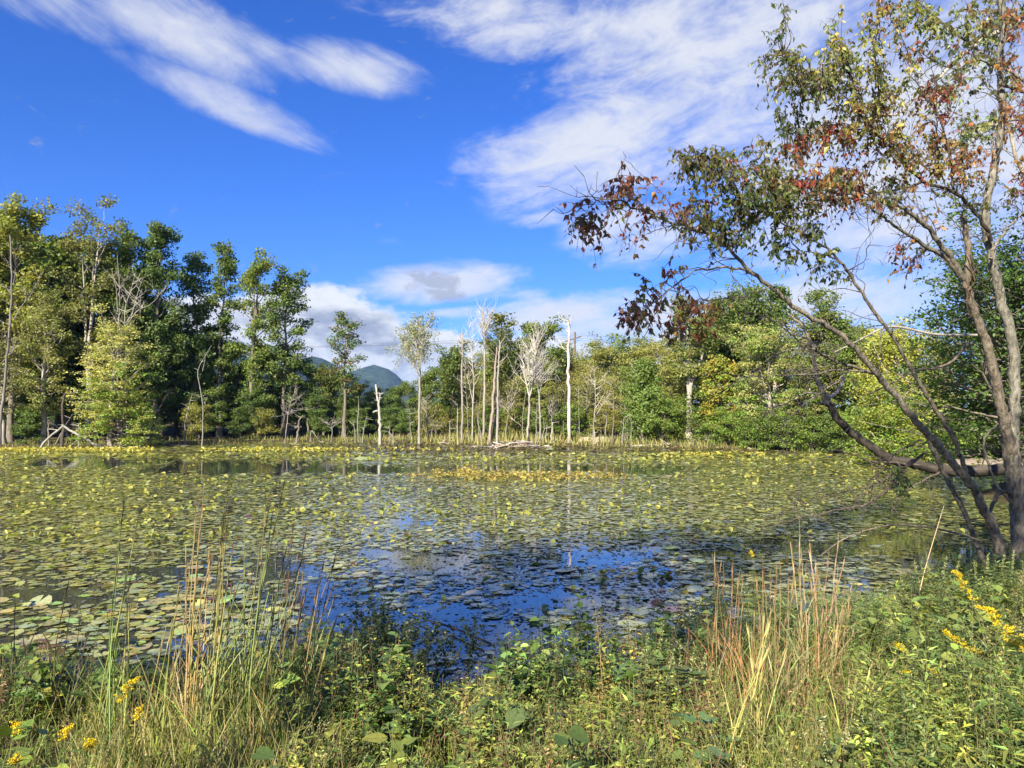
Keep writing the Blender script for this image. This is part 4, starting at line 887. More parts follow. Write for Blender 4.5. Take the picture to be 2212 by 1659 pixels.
# rough grass along the far shore
def far_grass():
    rg = np.random.default_rng(31)
    b = MB()
    n = 60000
    X0 = rg.uniform(-52, 40, n); Y0 = rg.uniform(48, 104, n)
    d = shore_d(X0, Y0)
    k = (d > -.4) & (d < 9) & (rg.random(n) < np.exp(-np.maximum(d, 0) / 4))
    X0, Y0, d = X0[k], Y0[k], d[k]; n = len(X0)
    mid = np.exp(-((X0 - 0) / 16.0) ** 2)
    h = rg.uniform(.25, .7, n) * (0.9 + 1.2 * mid)
    Zg = np.maximum(gz(X0, Y0), -.05)
    P = np.c_[X0, Y0, Zg]
    Dv = np.c_[rg.normal(0, .32, n), rg.normal(0, .32, n), np.ones(n)]
    N = rg.normal(0, 1, (n, 3)); N[:, 2] = .3
    base = np.where((rg.random(n) < .40 + .3 * mid)[:, None], np.array([.38, .34, .12]), np.array([.22, .26, .065]))
    leaves(b, P, Dv, N, h, (np.array([[0, -.06, 0], [0, .06, 0], [.6, .03, .0], [1, 0, .0]]) * np.array([1, .8, 1]), np.array([[0, 1, 2, 3]])), vary(rg, (1, 1, 1), n, .2, .08) * base)
    b.obj('grass', M_GRASS, kind='stuff', label='tan and green grass along the far shore')
far_grass()
# ---------------------------------------------------------------- lily pads
def px_of(x, y, z=0.0):
    """photo position of world points (arrays)"""
    dz_ = z - CAMZ
    f = y * math.cos(PITCH) + dz_ * math.sin(PITCH); u = -y * math.sin(PITCH) + dz_ * math.cos(PITCH)
    return W0 / 2 + FPX * x / f, H0 / 2 - FPX * u / f
def ell(px, py, cx, cy, rx, ry): return ((px - cx) / rx) ** 2 + ((py - cy) / ry) ** 2
OPEN = [(540, 1010, 270, 15), (800, 1014, 200, 9), (200, 999, 170, 10), (330, 996, 70, 5), (1250, 1012, 280, 7), (1390, 1020, 110, 6), (920, 1218, 110, 22), (830, 1195, 80, 10), (1300, 1205, 110, 22), (1170, 1296, 110, 22), (1260, 1300, 60, 14), (1960, 1165, 150, 20),
        (1830, 1185, 170, 18), (2060, 1200, 130, 30), (1700, 1172, 80, 9), (70, 1285, 110, 16), (360, 1238, 80, 13), (150, 1296, 80, 9), (610, 1230, 80, 30), (690, 1290, 60, 40), (1560, 1195, 80, 8), (1750, 1180, 60, 8), (1040, 1160, 40, 8), (880, 1130, 50, 10), (1420, 1188, 60, 8), (1090, 1385, 160, 40), (960, 1330, 100, 30), (760, 1340, 100, 30)]
def open_water(px, py, rg):
    o = np.zeros(px.shape)
    wob = .45 * np.sin(px / 17.0 + py / 5.0) * np.sin(px / 41.0 - py / 9.0 + 1) + .25 * np.sin(px / 7.0 + py / 3.1)
    for cx, cy, rx, ry in OPEN:
        o = np.maximum(o, np.clip(1.5 - ell(px, py, cx, cy, rx, ry) + wob, 0, 1))
    return o
def pad_template(n, notch=True, seed=0, curl=.06):
    rg = np.random.default_rng(seed)
    a = np.linspace(.22, 2 * math.pi - .22, n) if notch else np.linspace(0, 2 * math.pi, n + 1)[:-1]
    r = .5 * (1 + rg.normal(0, .035, n)); r[0] *= .95; r[-1] *= .95
    z = curl * np.maximum(0, rg.normal(.2, .5, n)) * .5
    V = np.concatenate([[[0.03, 0, 0]], np.c_[r * np.cos(a), r * np.sin(a), z]])
    k = np.arange(1, n if notch else n + 1)
    F = np.stack([np.zeros(len(k), int), k, (k % n) + 1], -1)
    return V, F
HEX = []
for k_ in range(3):
    rg_ = np.random.default_rng(70 + k_); a_ = np.arange(6) * math.pi / 3 + .3; r_ = .5 * (1 + rg_.normal(0, .09, 6))
    HEX.append((np.c_[r_ * np.cos(a_), r_ * np.sin(a_), .05 * np.maximum(0, rg_.normal(.1, .5, 6))], np.array([[0, 1, 2, 3], [0, 3, 4, 5]])))
def flat_instances(b, P, rot, S, tilt, tpl, C):
    n = len(P)
    D_ = np.c_[np.cos(rot), np.sin(rot), np.zeros(n)]
    N_ = np.c_[tilt, np.ones(n)]
    D_[:, 2] = -(D_[:, 0] * tilt[:, 0] + D_[:, 1] * tilt[:, 1])
    leaves(b, P, D_, N_, S, tpl, C)
prg = np.random.default_rng(5)
PADS = [(.27, .29, .085), (.31, .325, .09), (.235, .26, .085), (.35, .355, .09), (.20, .23, .085), (.28, .30, .115)]
def scatter(dens, D0, D1):
    """random spots on the water, dens per square metre"""
    n = int(dens * (D1 - D0) * (2 * .80 * D1))
    Y = prg.uniform(D0, D1, n); Xp = prg.uniform(-.80 * D1, .80 * D1, n)
    k = np.abs(Xp) < .80 * Y + 1; return Xp[k], Y[k]
GX, GY, GS = [], [], []
for d0, d1, dn, sz in [(7, 14, 58, .132), (14, 22, 78, .112), (22, 34, 62, .12), (34, 50, 31, .17), (50, 91, 9, .32)]:
    x, y = scatter(dn, d0, d1); GX.append(x); GY.append(y); GS.append(np.full(len(x), sz))
gx_, gy_, gs_ = map(np.concatenate, (GX, GY, GS))
sdist = shore_d(gx_, gy_)
ppx, ppy = px_of(gx_, gy_)
patch = .5 + .5 * np.sin(gx_ * .55 + 1.3 * np.sin(gy_ * .31)) * np.sin(gy_ * .42 + 1.1 * np.sin(gx_ * .37 + 2))
keep = (sdist < -.1) & (prg.random(len(gx_)) > open_water(ppx, ppy, prg)) & (prg.random(len(gx_)) < .70 + .35 * patch)
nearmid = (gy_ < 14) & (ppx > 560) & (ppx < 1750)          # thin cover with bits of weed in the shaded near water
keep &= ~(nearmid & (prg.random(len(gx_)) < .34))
gx_, gy_, gs_, ppx, ppy, patch = (a[keep] for a in (gx_, gy_, gs_, ppx, ppy, patch))
n = len(gx_)
gs_ = gs_ * np.exp(prg.normal(0, .36, n))
tint = 1.22 * vary(prg, (1, 1, 1), n, .14, .06) * pick(prg, PADS, n)
old = prg.random(n)
tint[old > .90] = vary(prg, (.40, .36, .08), (old > .90).sum(), .2)
tint[old > .962] = vary(prg, (.10, .045, .03), (old > .962).sum(), .3)
farbrown = (gy_ > 54) & (ppx > 620) & (prg.random(n) < np.clip((gy_ - 54) / 14, 0, .85) * np.clip((ppx - 620) / 200, .25, 1))
tint[farbrown] = vary(prg, (.12, .095, .042), farbrown.sum(), .25)
shade_tint = (gy_ < 13.5) & (ppx > 500) & (prg.random(n) < .5); tint[shade_tint] *= .8  # shade of the near water painted into the tint of half these pads
pos = np.c_[gx_, gy_, .006 + .022 * prg.random(n)]
til = prg.normal(0, .03, (n, 2))
edge = prg.random(n) < .05; til[edge] *= 5; pos[edge, 2] += .03
rot = prg.uniform(0, 6.28, n)
infr = (ppx > -10) & (ppx < 2222) & (ppy < 1490) & (gy_ > 8.3)
hide = ((ppx < 700) & (ppy > 1400)) | ((ppx > 1080) & (ppy > 1310)) | ((ppx > 1480) & (ppy > 1240))
size_px = np.where(infr & ~hide, gs_ / gy_, 0)
own = np.argsort(-size_px)[:300]
is_own = np.zeros(n, bool); is_own[own] = True
PTPL = [pad_template(14, True, 10 + k, .07) for k in range(6)]
pad_me = []
for k in range(18):
    b = MB(); V_, F_ = PTPL[k % 6]
    col = 1.15 * vary(prg, (PADS + [(.36, .33, .07), (.13, .06, .035)])[k % 8], 1, .15)[0]
    b.add(V_, F_, vary(prg, col, len(V_), .07, .04)); me = b.mesh('lily_pad'); me.materials.append(M_PADV)
    me.polygons.foreach_set('use_smooth', np.ones(len(me.polygons), dtype=bool)); pad_me.append(me)
cols_ = np.array([[v.color[0], v.color[1], v.color[2]] for v in [m.attributes['tint'].data[0] for m in pad_me]])
for i in own:
    k = (6 + 8 * int(prg.integers(0, 2))) if .90 < old[i] <= .962 else ((7 + 8 * int(prg.integers(0, 2))) if old[i] > .962 else int(prg.choice([q for q in range(18) if q % 8 < 6])))
    o = link('lily_pad', pad_me[k]); o.location = pos[i]; o.rotation_euler = (til[i, 1], -til[i, 0], rot[i]); o.scale = (gs_[i],) * 3
    x_, y_ = ppx[i], ppy[i]
    where = 'left, before the tall grass stalks' if x_ < 520 else ('middle, in the shaded blue water' if x_ < 1080 else 'right of the middle, off the weedy bank')
    hue = 'yellowed' if old[i] > .90 and old[i] <= .962 else ('reddish brown' if old[i] > .962 else ('large olive green' if gs_[i] > .20 else 'small olive green'))
    o['label'] = f'{hue} lily pad near the bank, {where}'; o['category'] = 'lily pad'; o['group'] = f'{hue} lily pads near the bank, {where}'
b = MB()
for (d0, d1, nv) in [(0, 14, 9), (14, 200, 0)]:
    for k in range(3):
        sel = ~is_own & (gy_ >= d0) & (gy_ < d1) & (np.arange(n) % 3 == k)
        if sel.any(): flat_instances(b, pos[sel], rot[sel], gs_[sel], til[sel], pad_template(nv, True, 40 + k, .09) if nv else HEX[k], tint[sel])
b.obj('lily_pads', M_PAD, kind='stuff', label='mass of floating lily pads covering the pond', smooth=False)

# leaves standing out of the water
def cup_template(seed):
    rg = np.random.default_rng(seed); a = np.linspace(.3, 2 * math.pi - .3, 9)
    r = .5 * (1 + rg.normal(0, .07, 9))
    fold = rg.uniform(.35, .9)
    y = r * np.sin(a); x = r * np.cos(a) * 1.15 + .1
    z = fold * np.abs(y) + rg.normal(0, .04, 9) - .25 * rg.random() * x ** 2
    V = np.concatenate([[[0, 0, 0]], np.c_[x, y * (1.0 - fold * .35), z]])
    k = np.arange(1, 9); F = np.stack([np.zeros(8, int), k, k + 1], -1)
    return V, F
CT = [cup_template(60 + k) for k in range(5)]
srg = np.random.default_rng(15)
SX, SY, SZ_, SK = [], [], [], []
def band(n, D0, D1, xlo, xhi, dens_f, h0, h1, key):
    y = srg.uniform(D0, D1, n); x = srg.uniform(-.78, .78, n) * y
    px, py = px_of(x, y); k = (px > xlo) & (px < xhi) & (shore_d(x, y) < -.2) & (srg.random(n) < dens_f(x, y, px, py)) & (np.maximum(open_water(px, py, srg), open_water(px, py - 9, srg)) < .5)
    x, y = x[k], y[k]; SX.append(x); SY.append(y); SZ_.append(srg.uniform(h0, h1, len(x))); SK.append(np.full(len(x), key))
wv_ = lambda x, y: .5 + .5 * np.sin(x * .9 + np.sin(y * .6) * 2) * np.sin(y * .8 + np.cos(x * .5) * 2)
band(15000, 60, 68, -50, 330, lambda x, y, px, py: np.exp(-((y - 64.5) / 1.8) ** 2) * .8, .05, .3, 1)
band(16000, 60, 70, 430, 1000, lambda x, y, px, py: np.exp(-((y - 64.5 - (px - 640) * .003) / 1.7) ** 2) * (.35 + .5 * wv_(x, y)) * np.clip((900 - px) / 200, .15, 1), .05, .3, 1)
band(16000, 32, 41, 830, 1450, lambda x, y, px, py: (ell(px, py, 1130, 1027, 300, 15 + 3 * np.sin(px / 23)) < 1) * .95, .05, .28, 2)
band(6000, 54, 60, 1420, 1650, lambda x, y, px, py: np.exp(-((y - 56.5) / 1.0) ** 2) * .8, .05, .25, 1)
band(27000, 16, 36, -50, 2212, lambda x, y, px, py: .22 * wv_(x, y) ** 1.5 * np.where(px < 750, 1.3, np.where(px > 1750, .5, .9)), .03, .2, 0)
band(18000, 36, 58, -50, 2212, lambda x, y, px, py: .28 * wv_(x * .7, y * .7), .03, .22, 0)
band(5200, 10, 18, -50, 2212, lambda x, y, px, py: .2 * wv_(x * 1.3, y * 1.3) ** 2 * np.where(px < 560, 1.2, .8), .02, .16, 3)
band(14000, 62, 88, 620, 1900, lambda x, y, px, py: .25 * wv_(x, y), .02, .15, 4)
sx_, sy_, sh_, sk_ = map(np.concatenate, (SX, SY, SZ_, SK)); m = len(sx_)
PAL_S = {0: [(.33, .34, .07), (.27, .31, .07), (.38, .36, .08)], 1: [(.50, .46, .08), (.42, .42, .08), (.54, .48, .10)], 2: [(.42, .33, .09), (.38, .34, .08), (.36, .26, .08), (.3, .30, .08)], 3: [(.2, .25, .05), (.26, .27, .06), (.12, .11, .035), (.1, .05, .03)], 4: [(.2, .18, .06), (.26, .25, .07), (.13, .1, .045)]}
st = np.zeros((m, 3))
for k in PAL_S: st[sk_ == k] = pick(srg, PAL_S[k], (sk_ == k).sum())
st *= vary(srg, (1, 1, 1), m, .15, .06)
ss = np.where(sy_ < 20, .11, np.where(sy_ < 45, .13, .22)) * np.exp(srg.normal(0, .2, m))
spx, spy = px_of(sx_, sy_)
spix = np.where((spx > 0) & (spx < 2200) & (spy < 1320), ss / sy_, 0)
sown = np.argsort(-spix)[:300]; so = np.zeros(m, bool); so[sown] = True
SD = np.c_[srg.normal(0, 1, (m, 2)), srg.normal(0, .35, m)]; SN = np.c_[srg.normal(0, .55, (m, 2)), np.ones(m)]
SP = np.c_[sx_, sy_, sh_]
b = MB()
for k in range(5):
    sel = ~so & (np.arange(m) % 5 == k)
    leaves(b, SP[sel], SD[sel], SN[sel], ss[sel], CT[k], st[sel])
b.obj('lily_leaves', M_NEAR, kind='stuff', label='mass of yellow lily leaves standing out of the water')
cup_me = []
for k in range(15):
    b = MB(); V_, F_ = CT[k % 5]; col = [(.33, .34, .07), (.2, .25, .05), (.38, .35, .08), (.12, .11, .035), (.27, .3, .07)][k // 3]
    b.add(V_, F_, vary(srg, col, len(V_), .1, .05)); tube(b, [(0, 0, 0), (.05, .03, -.9)], .03, (.12, .15, .05), 4); me = b.mesh('lily_leaf'); me.materials.append(M_NEAR); cup_me.append(me)
ccol = np.array([[.33, .34, .07], [.2, .25, .05], [.38, .35, .08], [.12, .11, .035], [.27, .3, .07]])
for i in sown:
    k = int(np.argmin(((ccol - st[i]) ** 2).sum(1))) * 3 + int(srg.integers(0, 3))
    o = link('lily_leaf', cup_me[k]); o.location = SP[i]; o.scale = (ss[i],) * 3
    o.rotation_euler = (srg.normal(0, .3), srg.normal(0, .35), srg.uniform(0, 6.28))
    hue = 'dark brown' if k // 3 == 3 else ('green' if k // 3 == 1 else 'yellow-green')
    where = 'left part of the pond' if spx[i] < 740 else ('middle of the pond' if spx[i] < 1480 else 'right part of the pond')
    o['label'] = f'{hue} cupped lily leaf standing above the pads, {where}'; o['category'] = 'lily leaf'; o['group'] = f'{hue} standing lily leaves, {where}'
# small floating weed and leaf litter between the near pads
wrg = np.random.default_rng(25); k = 42000
Y = wrg.uniform(7.2, 17, k); Xw = wrg.uniform(-.75, .75, k) * Y
px, py = px_of(Xw, Y)
sel = (shore_d(Xw, Y) < -.05) & (wrg.random(k) < np.where((px > 500) & (px < 1900), .85, .3)) & (open_water(px, py, wrg) < wrg.uniform(.4, 1.2, k))
Xw, Y = Xw[sel], Y[sel]; k = len(Xw)
col = vary(wrg, (1, 1, 1), k, .2) * pick(wrg, [(.16, .18, .10), (.20, .22, .12), (.08, .07, .045), (.22, .23, .13)], k)
b = MB(); flat_instances(b, np.c_[Xw, Y, .004 + .008 * wrg.random(k)], wrg.uniform(0, 6.28, k), wrg.uniform(.03, .10, k), wrg.normal(0, .12, (k, 2)), DIA, col)
b.obj('floating_weed', M_PAD, kind='stuff', label='small floating weed between the near lily pads')
# little white blossoms on the near water
for k, (x, y) in enumerate([(1645, 1235), (1150, 1353), (1135, 1345), (2075, 1252), (2010, 1246), (1670, 1290)]):
    D = CAMZ * FPX / (y - 908); c0 = pix(x, y, D); b = MB(); q = 9
    a = np.arange(q) * 6.28 / q
    leaves(b, np.zeros((q, 3)), np.c_[np.cos(a), np.sin(a), np.full(q, .7)], np.c_[-np.cos(a), -np.sin(a), np.full(q, 1.)], .05, FOLD, (.8, .78, .72))
    o = b.obj('water_lily_flower', M_PETAL, label=['small white blossom beside the dark lily pads off the broomsedge', 'small white blossom in shaded water nearest the driftwood', 'second small white blossom beside the one in shaded water', 'small white blossom on the water below the leaning trunk', 'small white blossom by the bright reflection under the branches', 'small white blossom among pads behind the dark weeds'][k], category='blossom'); o.location = (c0.x, D, .03)
# driftwood near the bank
b = MB(); rng = np.random.default_rng(3)
pts = np.array([pix(x, y, CAMZ * FPX / (y - 908)) for x, y in [(880, 1325), (930, 1345), (985, 1362), (1060, 1395)]]) + np.array([0, 0, .02])
tube(b, spline(pts, 16), np.linspace(.009, .016, 16), (.10, .075, .055), 7, bump=.15, rng=rng)
b.obj('driftwood', M_DEAD, label='thin knobbly driftwood branch floating in the shaded near water', category='driftwood', smooth=True)
# ---------------------------------------------------------------- near trees at the right
def Z4(*p): return [(1415.7 + .4 * a, 530.9 + .4 * b) for a, b in p]
def Z5(*p): return [(1194.5 + .46 * a, .46 * b) for a, b in p]
def Z6(*p): return [(1769.6 + .2774 * a, 424.7 + .2774 * b) for a, b in p]
def Z7(*p): return [(1946.6 + .24 * a, 796.3 + .24 * b) for a, b in p]
def ZT(*p): return [(1636.9 + .26 * a, .26 * b) for a, b in p]
nrg = np.random.default_rng(101)
class NearTree:
    thick = .88
    def __init__(s, name, label, cat, base_px, D):
        b0 = pix(*base_px, D); z0 = g1(b0.x, D)
        s.o = Vector((b0.x, D, z0)); s.t = thing(name, label, cat, s.o)
        s.nodes = []; s.lp, s.ld, s.ln, s.ls, s.lc = [], [], [], [], []
        s.twig = MB()
    def limb(s, pts, D0, D1, r0, r1, name='limb', col=(.20, .18, .155), n=None, matl=None, sides=10, down=False, wob=.01):
        k = len(pts)
        Q = np.array([pix(x, y, D0 + (D1 - D0) * i / (k - 1)) for i, (x, y) in enumerate(pts)])
        if down: Q[0, 2] = s.o.z - .25
        n = n or k * 4
        S = spline(Q, n); tt = np.linspace(0, 1, n)
        S[1:-1] += nrg.normal(0, wob, (n - 2, 3))
        R = (r0 + (r1 - r0) * tt) * s.thick
        if down: R = R * (1 + .35 * np.exp(-tt * 14))
        b = MB(); tube(b, S, R, np.array(col) * np.array([.60, .60, .57]), sides, bump=.07, rng=nrg)
        b.obj(name, matl or M_NBARK, s.t, s.o, smooth=True)
        s.nodes.append(np.c_[S, R])
        return S
    def bare(s, S, n, L, up=.2, lo=.2, hi=1.0, col=(.10, .085, .075), side=0.0):
        """bare twigs springing from a limb"""
        k = len(S)
        for q in range(n):
            u = nrg.uniform(lo, hi); i = int(u * (k - 2)); p0 = S[i]; d0 = unit(S[i + 1] - S[i])
            d = unit(d0 * .5 + nrg.normal(0, .6, 3) + np.array([side, 0, up])); l = L * nrg.uniform(.4, 1.1)
            P = np.array([p0, p0 + d * l * .35 + nrg.normal(0, .03, 3), p0 + d * l * .7 + nrg.normal(0, .06, 3), p0 + d * l + nrg.normal(0, .1, 3) + np.array([0, 0, -.08 * l])])
            tube(s.twig, spline(P, 8), np.linspace(.009, .0025, 8), col, 3, cap=False)
            for w in range(3):
                a = P[1 + w % 3]; dd = unit(d + nrg.normal(0, .7, 3)) * l * nrg.uniform(.2, .45)
                tube(s.twig, np.array([a, a + dd * .5 + nrg.normal(0, .015, 3), a + dd]), [.005, .0035, .002], col, 3, cap=False)
    def spray(s, cx, cy, rx, ry, n, pal, D=None, leafn=13, ls=.08, maxr=.06):
        """leafy sprays reaching from the nearest limb into this patch of the crown"""
        nodes = np.concatenate(s.nodes); nodes = nodes[nodes[:, 3] < maxr]
        for q in range(int(n * 1.8)):
            a = nrg.uniform(0, 6.28); r = 1.12 * nrg.random() ** .5
            x, y = cx + rx * r * math.cos(a), cy + ry * r * math.sin(a)
            fx, fy = px_of(nodes[:, 0], nodes[:, 1], nodes[:, 2])
            i = int(np.argmin((fx - x) ** 2 + (fy - y) ** 2 + nrg.uniform(0, 1600, len(nodes))))
            p0 = nodes[i, :3]
            T = np.array(pix(x, y, (D or p0[1]) + nrg.normal(0, .7)))
            v = T - p0; L = np.linalg.norm(v)
            mid = p0 + v * .55 + np.array([0, 0, .10 * L]) + nrg.normal(0, .05 * L, 3)
            S = spline([p0, p0 + v * .25 + np.array([0, 0, .06 * L]) + nrg.normal(0, .03 * L, 3), mid, T], 10)
            tube(s.twig, S, np.linspace(min(.012,   .004 + .004 * L), .002, 10), (.11, .09, .075), 3, cap=False)
            # a few side twigs near the end, leaves hang from all of them
            ends = [S[4:]]
            for w in range(2):
                k0 = int(nrg.integers(4, 9)); dd = unit(v / max(L, .01) + nrg.normal(0, .8, 3)) * nrg.uniform(.15, .4)
                tw = np.array([S[k0] + dd * u + np.array([0, 0, -.12]) * u * u for u in np.linspace(0, 1, 5)])
                tube(s.twig, tw, np.linspace(.004, .0018, 5), (.11, .09, .075), 3, cap=False); ends.append(tw)
            col = 1.15 * pick(nrg, pal, 1)[0] * np.exp(nrg.normal(0, .12))
            for e in ends:
                m = max(3, int(leafn * nrg.uniform(.3, .6)))
                u = nrg.uniform(0, len(e) - 1.001, m); i0 = u.astype(int)
                P = e[i0] + (e[i0 + 1] - e[i0]) * (u - i0)[:, None]
                d = np.c_[nrg.normal(0, .55, (m, 2)), nrg.normal(-.75, .35, m)]
                nn_ = np.c_[nrg.normal(0, 1, (m, 2)), nrg.uniform(.1, .9, m)]
                s.lp.append(P); s.ld.append(d); s.ln.append(nn_); s.ls.append(ls * np.exp(nrg.normal(0, .2, m)))
                cl = vary(nrg, col, m, .16, .10); od = nrg.random(m) < .12
                cl[od] = vary(nrg, pick(nrg, pal, 1)[0], od.sum(), .2, .1); s.lc.append(cl)
    def finish(s, own=300, tpl=FOLD):
        if s.twig.n: s.twig.obj('twigs', M_BARK, s.t, s.o, kind='stuff')
        if not s.lp: return
        P, D_, N_, S_, C_ = map(np.concatenate, (s.lp, s.ld, s.ln, s.ls, s.lc))
        px, py = px_of(P[:, 0], P[:, 1], P[:, 2])
        vis = np.where((px > 0) & (px < W0) & (py > 0), S_ / P[:, 1], 0)
        idx = np.argsort(-vis)[:own]; o = np.zeros(len(P), bool); o[idx] = True
        if own:
            base = np.array([[.06, .095, .024], [.10, .12, .028], [.22, .23, .045], [.29, .15, .04], [.24, .06, .03], [.11, .052, .03], [.33, .28, .06], [.27, .05, .035]])
            ms = []
            for c_ in base:
                b = MB(); V_, F_ = tpl; b.add(V_, F_, c_); me = b.mesh('leaf'); me.materials.append(M_NEAR); ms.append(me)
            for i in idx:
                k = int(np.argmin(((base - C_[i]) ** 2).sum(1)))
                x_ = unit(D_[i]); z_ = unit(N_[i] - x_ * (N_[i] @ x_)); y_ = np.cross(z_, x_)
                M = Matrix(((x_[0], y_[0], z_[0], 0), (x_[1], y_[1], z_[1], 0), (x_[2], y_[2], z_[2], 0), (0, 0, 0, 1)))
                lo = link('leaf', ms[k], None, s.t)
                lo.matrix_local = Matrix.Translation(Vector(P[i]) - s.o) @ M @ Matrix.Scale(S_[i], 4)
        b = MB(); r = ~o
        leaves(b, P[r], D_[r], N_[r], S_[r], tpl, C_[r])
        b.obj('foliage', M_NEAR, s.t, s.o, kind='stuff')
RB = [(.19, .065, .038), (.24, .085, .04), (.13, .065, .035), (.13, .10, .035)]
OLV = [(.075, .085, .02), (.06, .08, .02), (.10, .105, .025), (.085, .07, .02)]
GRN = [(.045, .08, .02), (.06, .095, .025), (.09, .105, .025)]
YGN = [(.17, .19, .035), (.13, .155, .03), (.22, .21, .04), (.10, .12, .025), (.30, .27, .05)]
ORG = [(.26, .13, .035), (.20, .10, .03), (.24, .16, .04), (.17, .05, .025), (.13, .12, .03)]
RED = [(.24, .04, .03), (.19, .045, .03), (.20, .08, .03), (.12, .03, .025)]

A = NearTree('leaning_tree', 'slender grey tree leaning far out over the pond with reddening leaves', 'tree', (2166, 1192), 13.4); A.thick = .70
sa = A.limb(Z7((930, 1640), (850, 1480), (740, 1260), (640, 1060), (520, 920), (380, 740), (250, 600), (120, 460)) + Z6((560, 1510), (440, 1370), (300, 1200), (150, 1060), (0, 970)), 13.4, 11.2, .115, .05, 'trunk', down=True, n=60)
sa2 = A.limb([(1770, 694), (1712, 659), (1664, 619), (1624, 591), (1592, 555), (1562, 524), (1516, 501), (1470, 488), (1415, 465), (1355, 442), (1328, 430), (1290, 436), (1258, 470)], 11.2, 9.4, .05, .006, n=50)
sa3 = A.limb([(1626, 593), (1600, 581), (1562, 578), (1516, 582), (1480, 598), (1443, 630), (1401, 662), (1374, 688)], 10.5, 9.6, .026, .005)
sl = A.limb([(2146, 1182), (2091, 1125), (2062, 1067), (2028, 1000), (2004, 944)], 13.5, 13.0, .065, .05, 'trunk', down=True)
sb = A.limb([(2112, 1072), (2092, 1035)] + Z7((560, 880), (500, 700), (460, 600), (390, 490), (300, 350), (210, 200), (110, 30)) + Z6((590, 1110), (480, 960), (350, 780), (250, 620), (190, 540), (100, 430)), 13.5, 11.6, .062, .028, n=60)
sb2 = A.limb([(1797, 544), (1746, 511), (1700, 488), (1654, 460), (1600, 440)], 11.6, 10.8, .028, .006)
sb3 = A.limb([(1822, 574), (1800, 555), (1760, 548), (1715, 540), (1660, 520)], 11.7, 10.9, .02, .005)
s2 = A.limb([(1888, 807), (1840, 791), (1808, 783), (1776, 763), (1752, 747), (1720, 731), (1692, 707), (1650, 690)], 12.4, 10.6, .036, .006)
s3 = A.limb([(1810, 784), (1752, 757), (1692, 760), (1640, 790), (1600, 826)], 12.0, 11.0, .018, .004)
s4 = A.limb([(1866, 802), (1800, 800), (1760, 808), (1660, 812), (1600, 818), (1550, 845)], 12.2, 11.0, .022, .004)
s5 = A.limb([(1850, 790), (1800, 830), (1740, 870), (1690, 920), (1650, 960)], 12.2, 11.2, .016, .003)
s6 = A.limb([(1664, 619), (1600, 640), (1540, 650), (1500, 690), (1480, 740)], 10.6, 9.8, .014, .003)
A.limb([(1893, 806), (1905, 770), (1900, 730), (1912, 700)], 12.4, 12.2, .018, .012)
s8 = A.limb([(1992, 983), (1948, 1019), (1924, 1055), (1868, 1091), (1816, 1099), (1760, 1111), (1712, 1123), (1640, 1147)], 12.9, 11.6, .036, .005, col=(.12, .10, .085))
s9 = A.limb([(2004, 975), (1950, 1010), (1900, 1040), (1820, 1065), (1740, 1085), (1685, 1112)], 12.9, 12.2, .026, .004, col=(.12, .10, .085))
s10 = A.limb([(1990, 950), (1940, 975), (1900, 1015), (1880, 1050), (1850, 1075)], 12.9, 12.3, .02, .004, col=(.12, .10, .085))
s11 = A.limb([(1640, 470), (1600, 420), (1560, 380), (1500, 345)], 10.9, 10.2, .014, .004)
s12 = A.limb([(1700, 488), (1680, 420), (1660, 380), (1640, 330)], 11.0, 10.6, .014, .004)
for S_, nn_, L_, up_ in [(sa[40:], 8, .8, .1), (sa2, 26, .6, .2), (s2, 14, .9, -.05), (s3, 10, .7, -.2), (s4, 14, .8, -.15), (s5, 10, .6, -.1), (s6, 8, .5, -.2), (s8, 16, .7, .1), (s9, 14, .6, -.1), (s10, 8, .5, -.2), (sb[30:], 12, .9, .1), (sa3, 8, .6, -.4), (sb2, 8, .6, -.2)]:
    A.bare(S_, nn_, L_, up_)
for a in [(1330, 480, 95, 60, 11, RB), (1268, 485, 40, 50, 6, RB), (1420, 425, 65, 60, 8, RB), (1480, 350, 40, 30, 6, OLV), (1345, 415, 20, 20, 3, RB), (1440, 640, 80, 60, 15, RB + OLV[:1]), (1372, 690, 45, 30, 7, RB), (1500, 690, 55, 45, 9, ORG[1:4] + RB), (1545, 350, 70, 34, 18, OLV), (1600, 430, 105, 62, 42, OLV + GRN), (1540, 500, 70, 42, 17, OLV), (1690, 470, 95, 50, 26, GRN + OLV),
          (1650, 370, 80, 60, 26, OLV + ORG[3:]), (1500, 470, 50, 30, 8, RB + OLV), (1720, 540, 80, 40, 12, GRN), (1800, 590, 40, 20, 4, GRN)]:
    A.spray(*a)
A.spray(1935, 1036, 45, 16, 4, GRN); A.spray(1960, 1062, 18, 14, 2, GRN)
A.finish(300)

C = NearTree('twin_tree', 'tall twin-trunked tree with lichened bark and orange leaves at the right', 'tree', (2208, 1160), 14.6)
st_ = C.limb([(2208, 1160), (2205, 1120), (2200, 1080), (2193, 1035), (2188, 1000), (2178, 945)], 14.6, 14.4, .20, .16, 'trunk', down=True)
cc_ = C.limb([(2186, 985), (2177, 940), (2168, 900), (2158, 856), (2150, 815)] + Z6((1330, 1230), (1270, 1050), (1200, 870), (1150, 700), (1160, 550), (1150, 300), (1110, 150)), 14.4, 13.2, .125, .05, 'trunk', n=50, col=(.19, .165, .14))
cd_ = C.limb([(2190, 1000), (2189, 940), (2191, 897), (2194, 844)] + Z6((1510, 1150), (1440, 880), (1380, 650), (1340, 450), (1310, 300), (1300, 100)) + ZT((1960, 1400), (2000, 1200), (2040, 950), (2020, 700), (2020, 450), (2040, 200), (2010, -50), (1990, -420)), 14.4, 13.4, .118, .05, 'trunk', n=70, col=(.20, .195, .175))
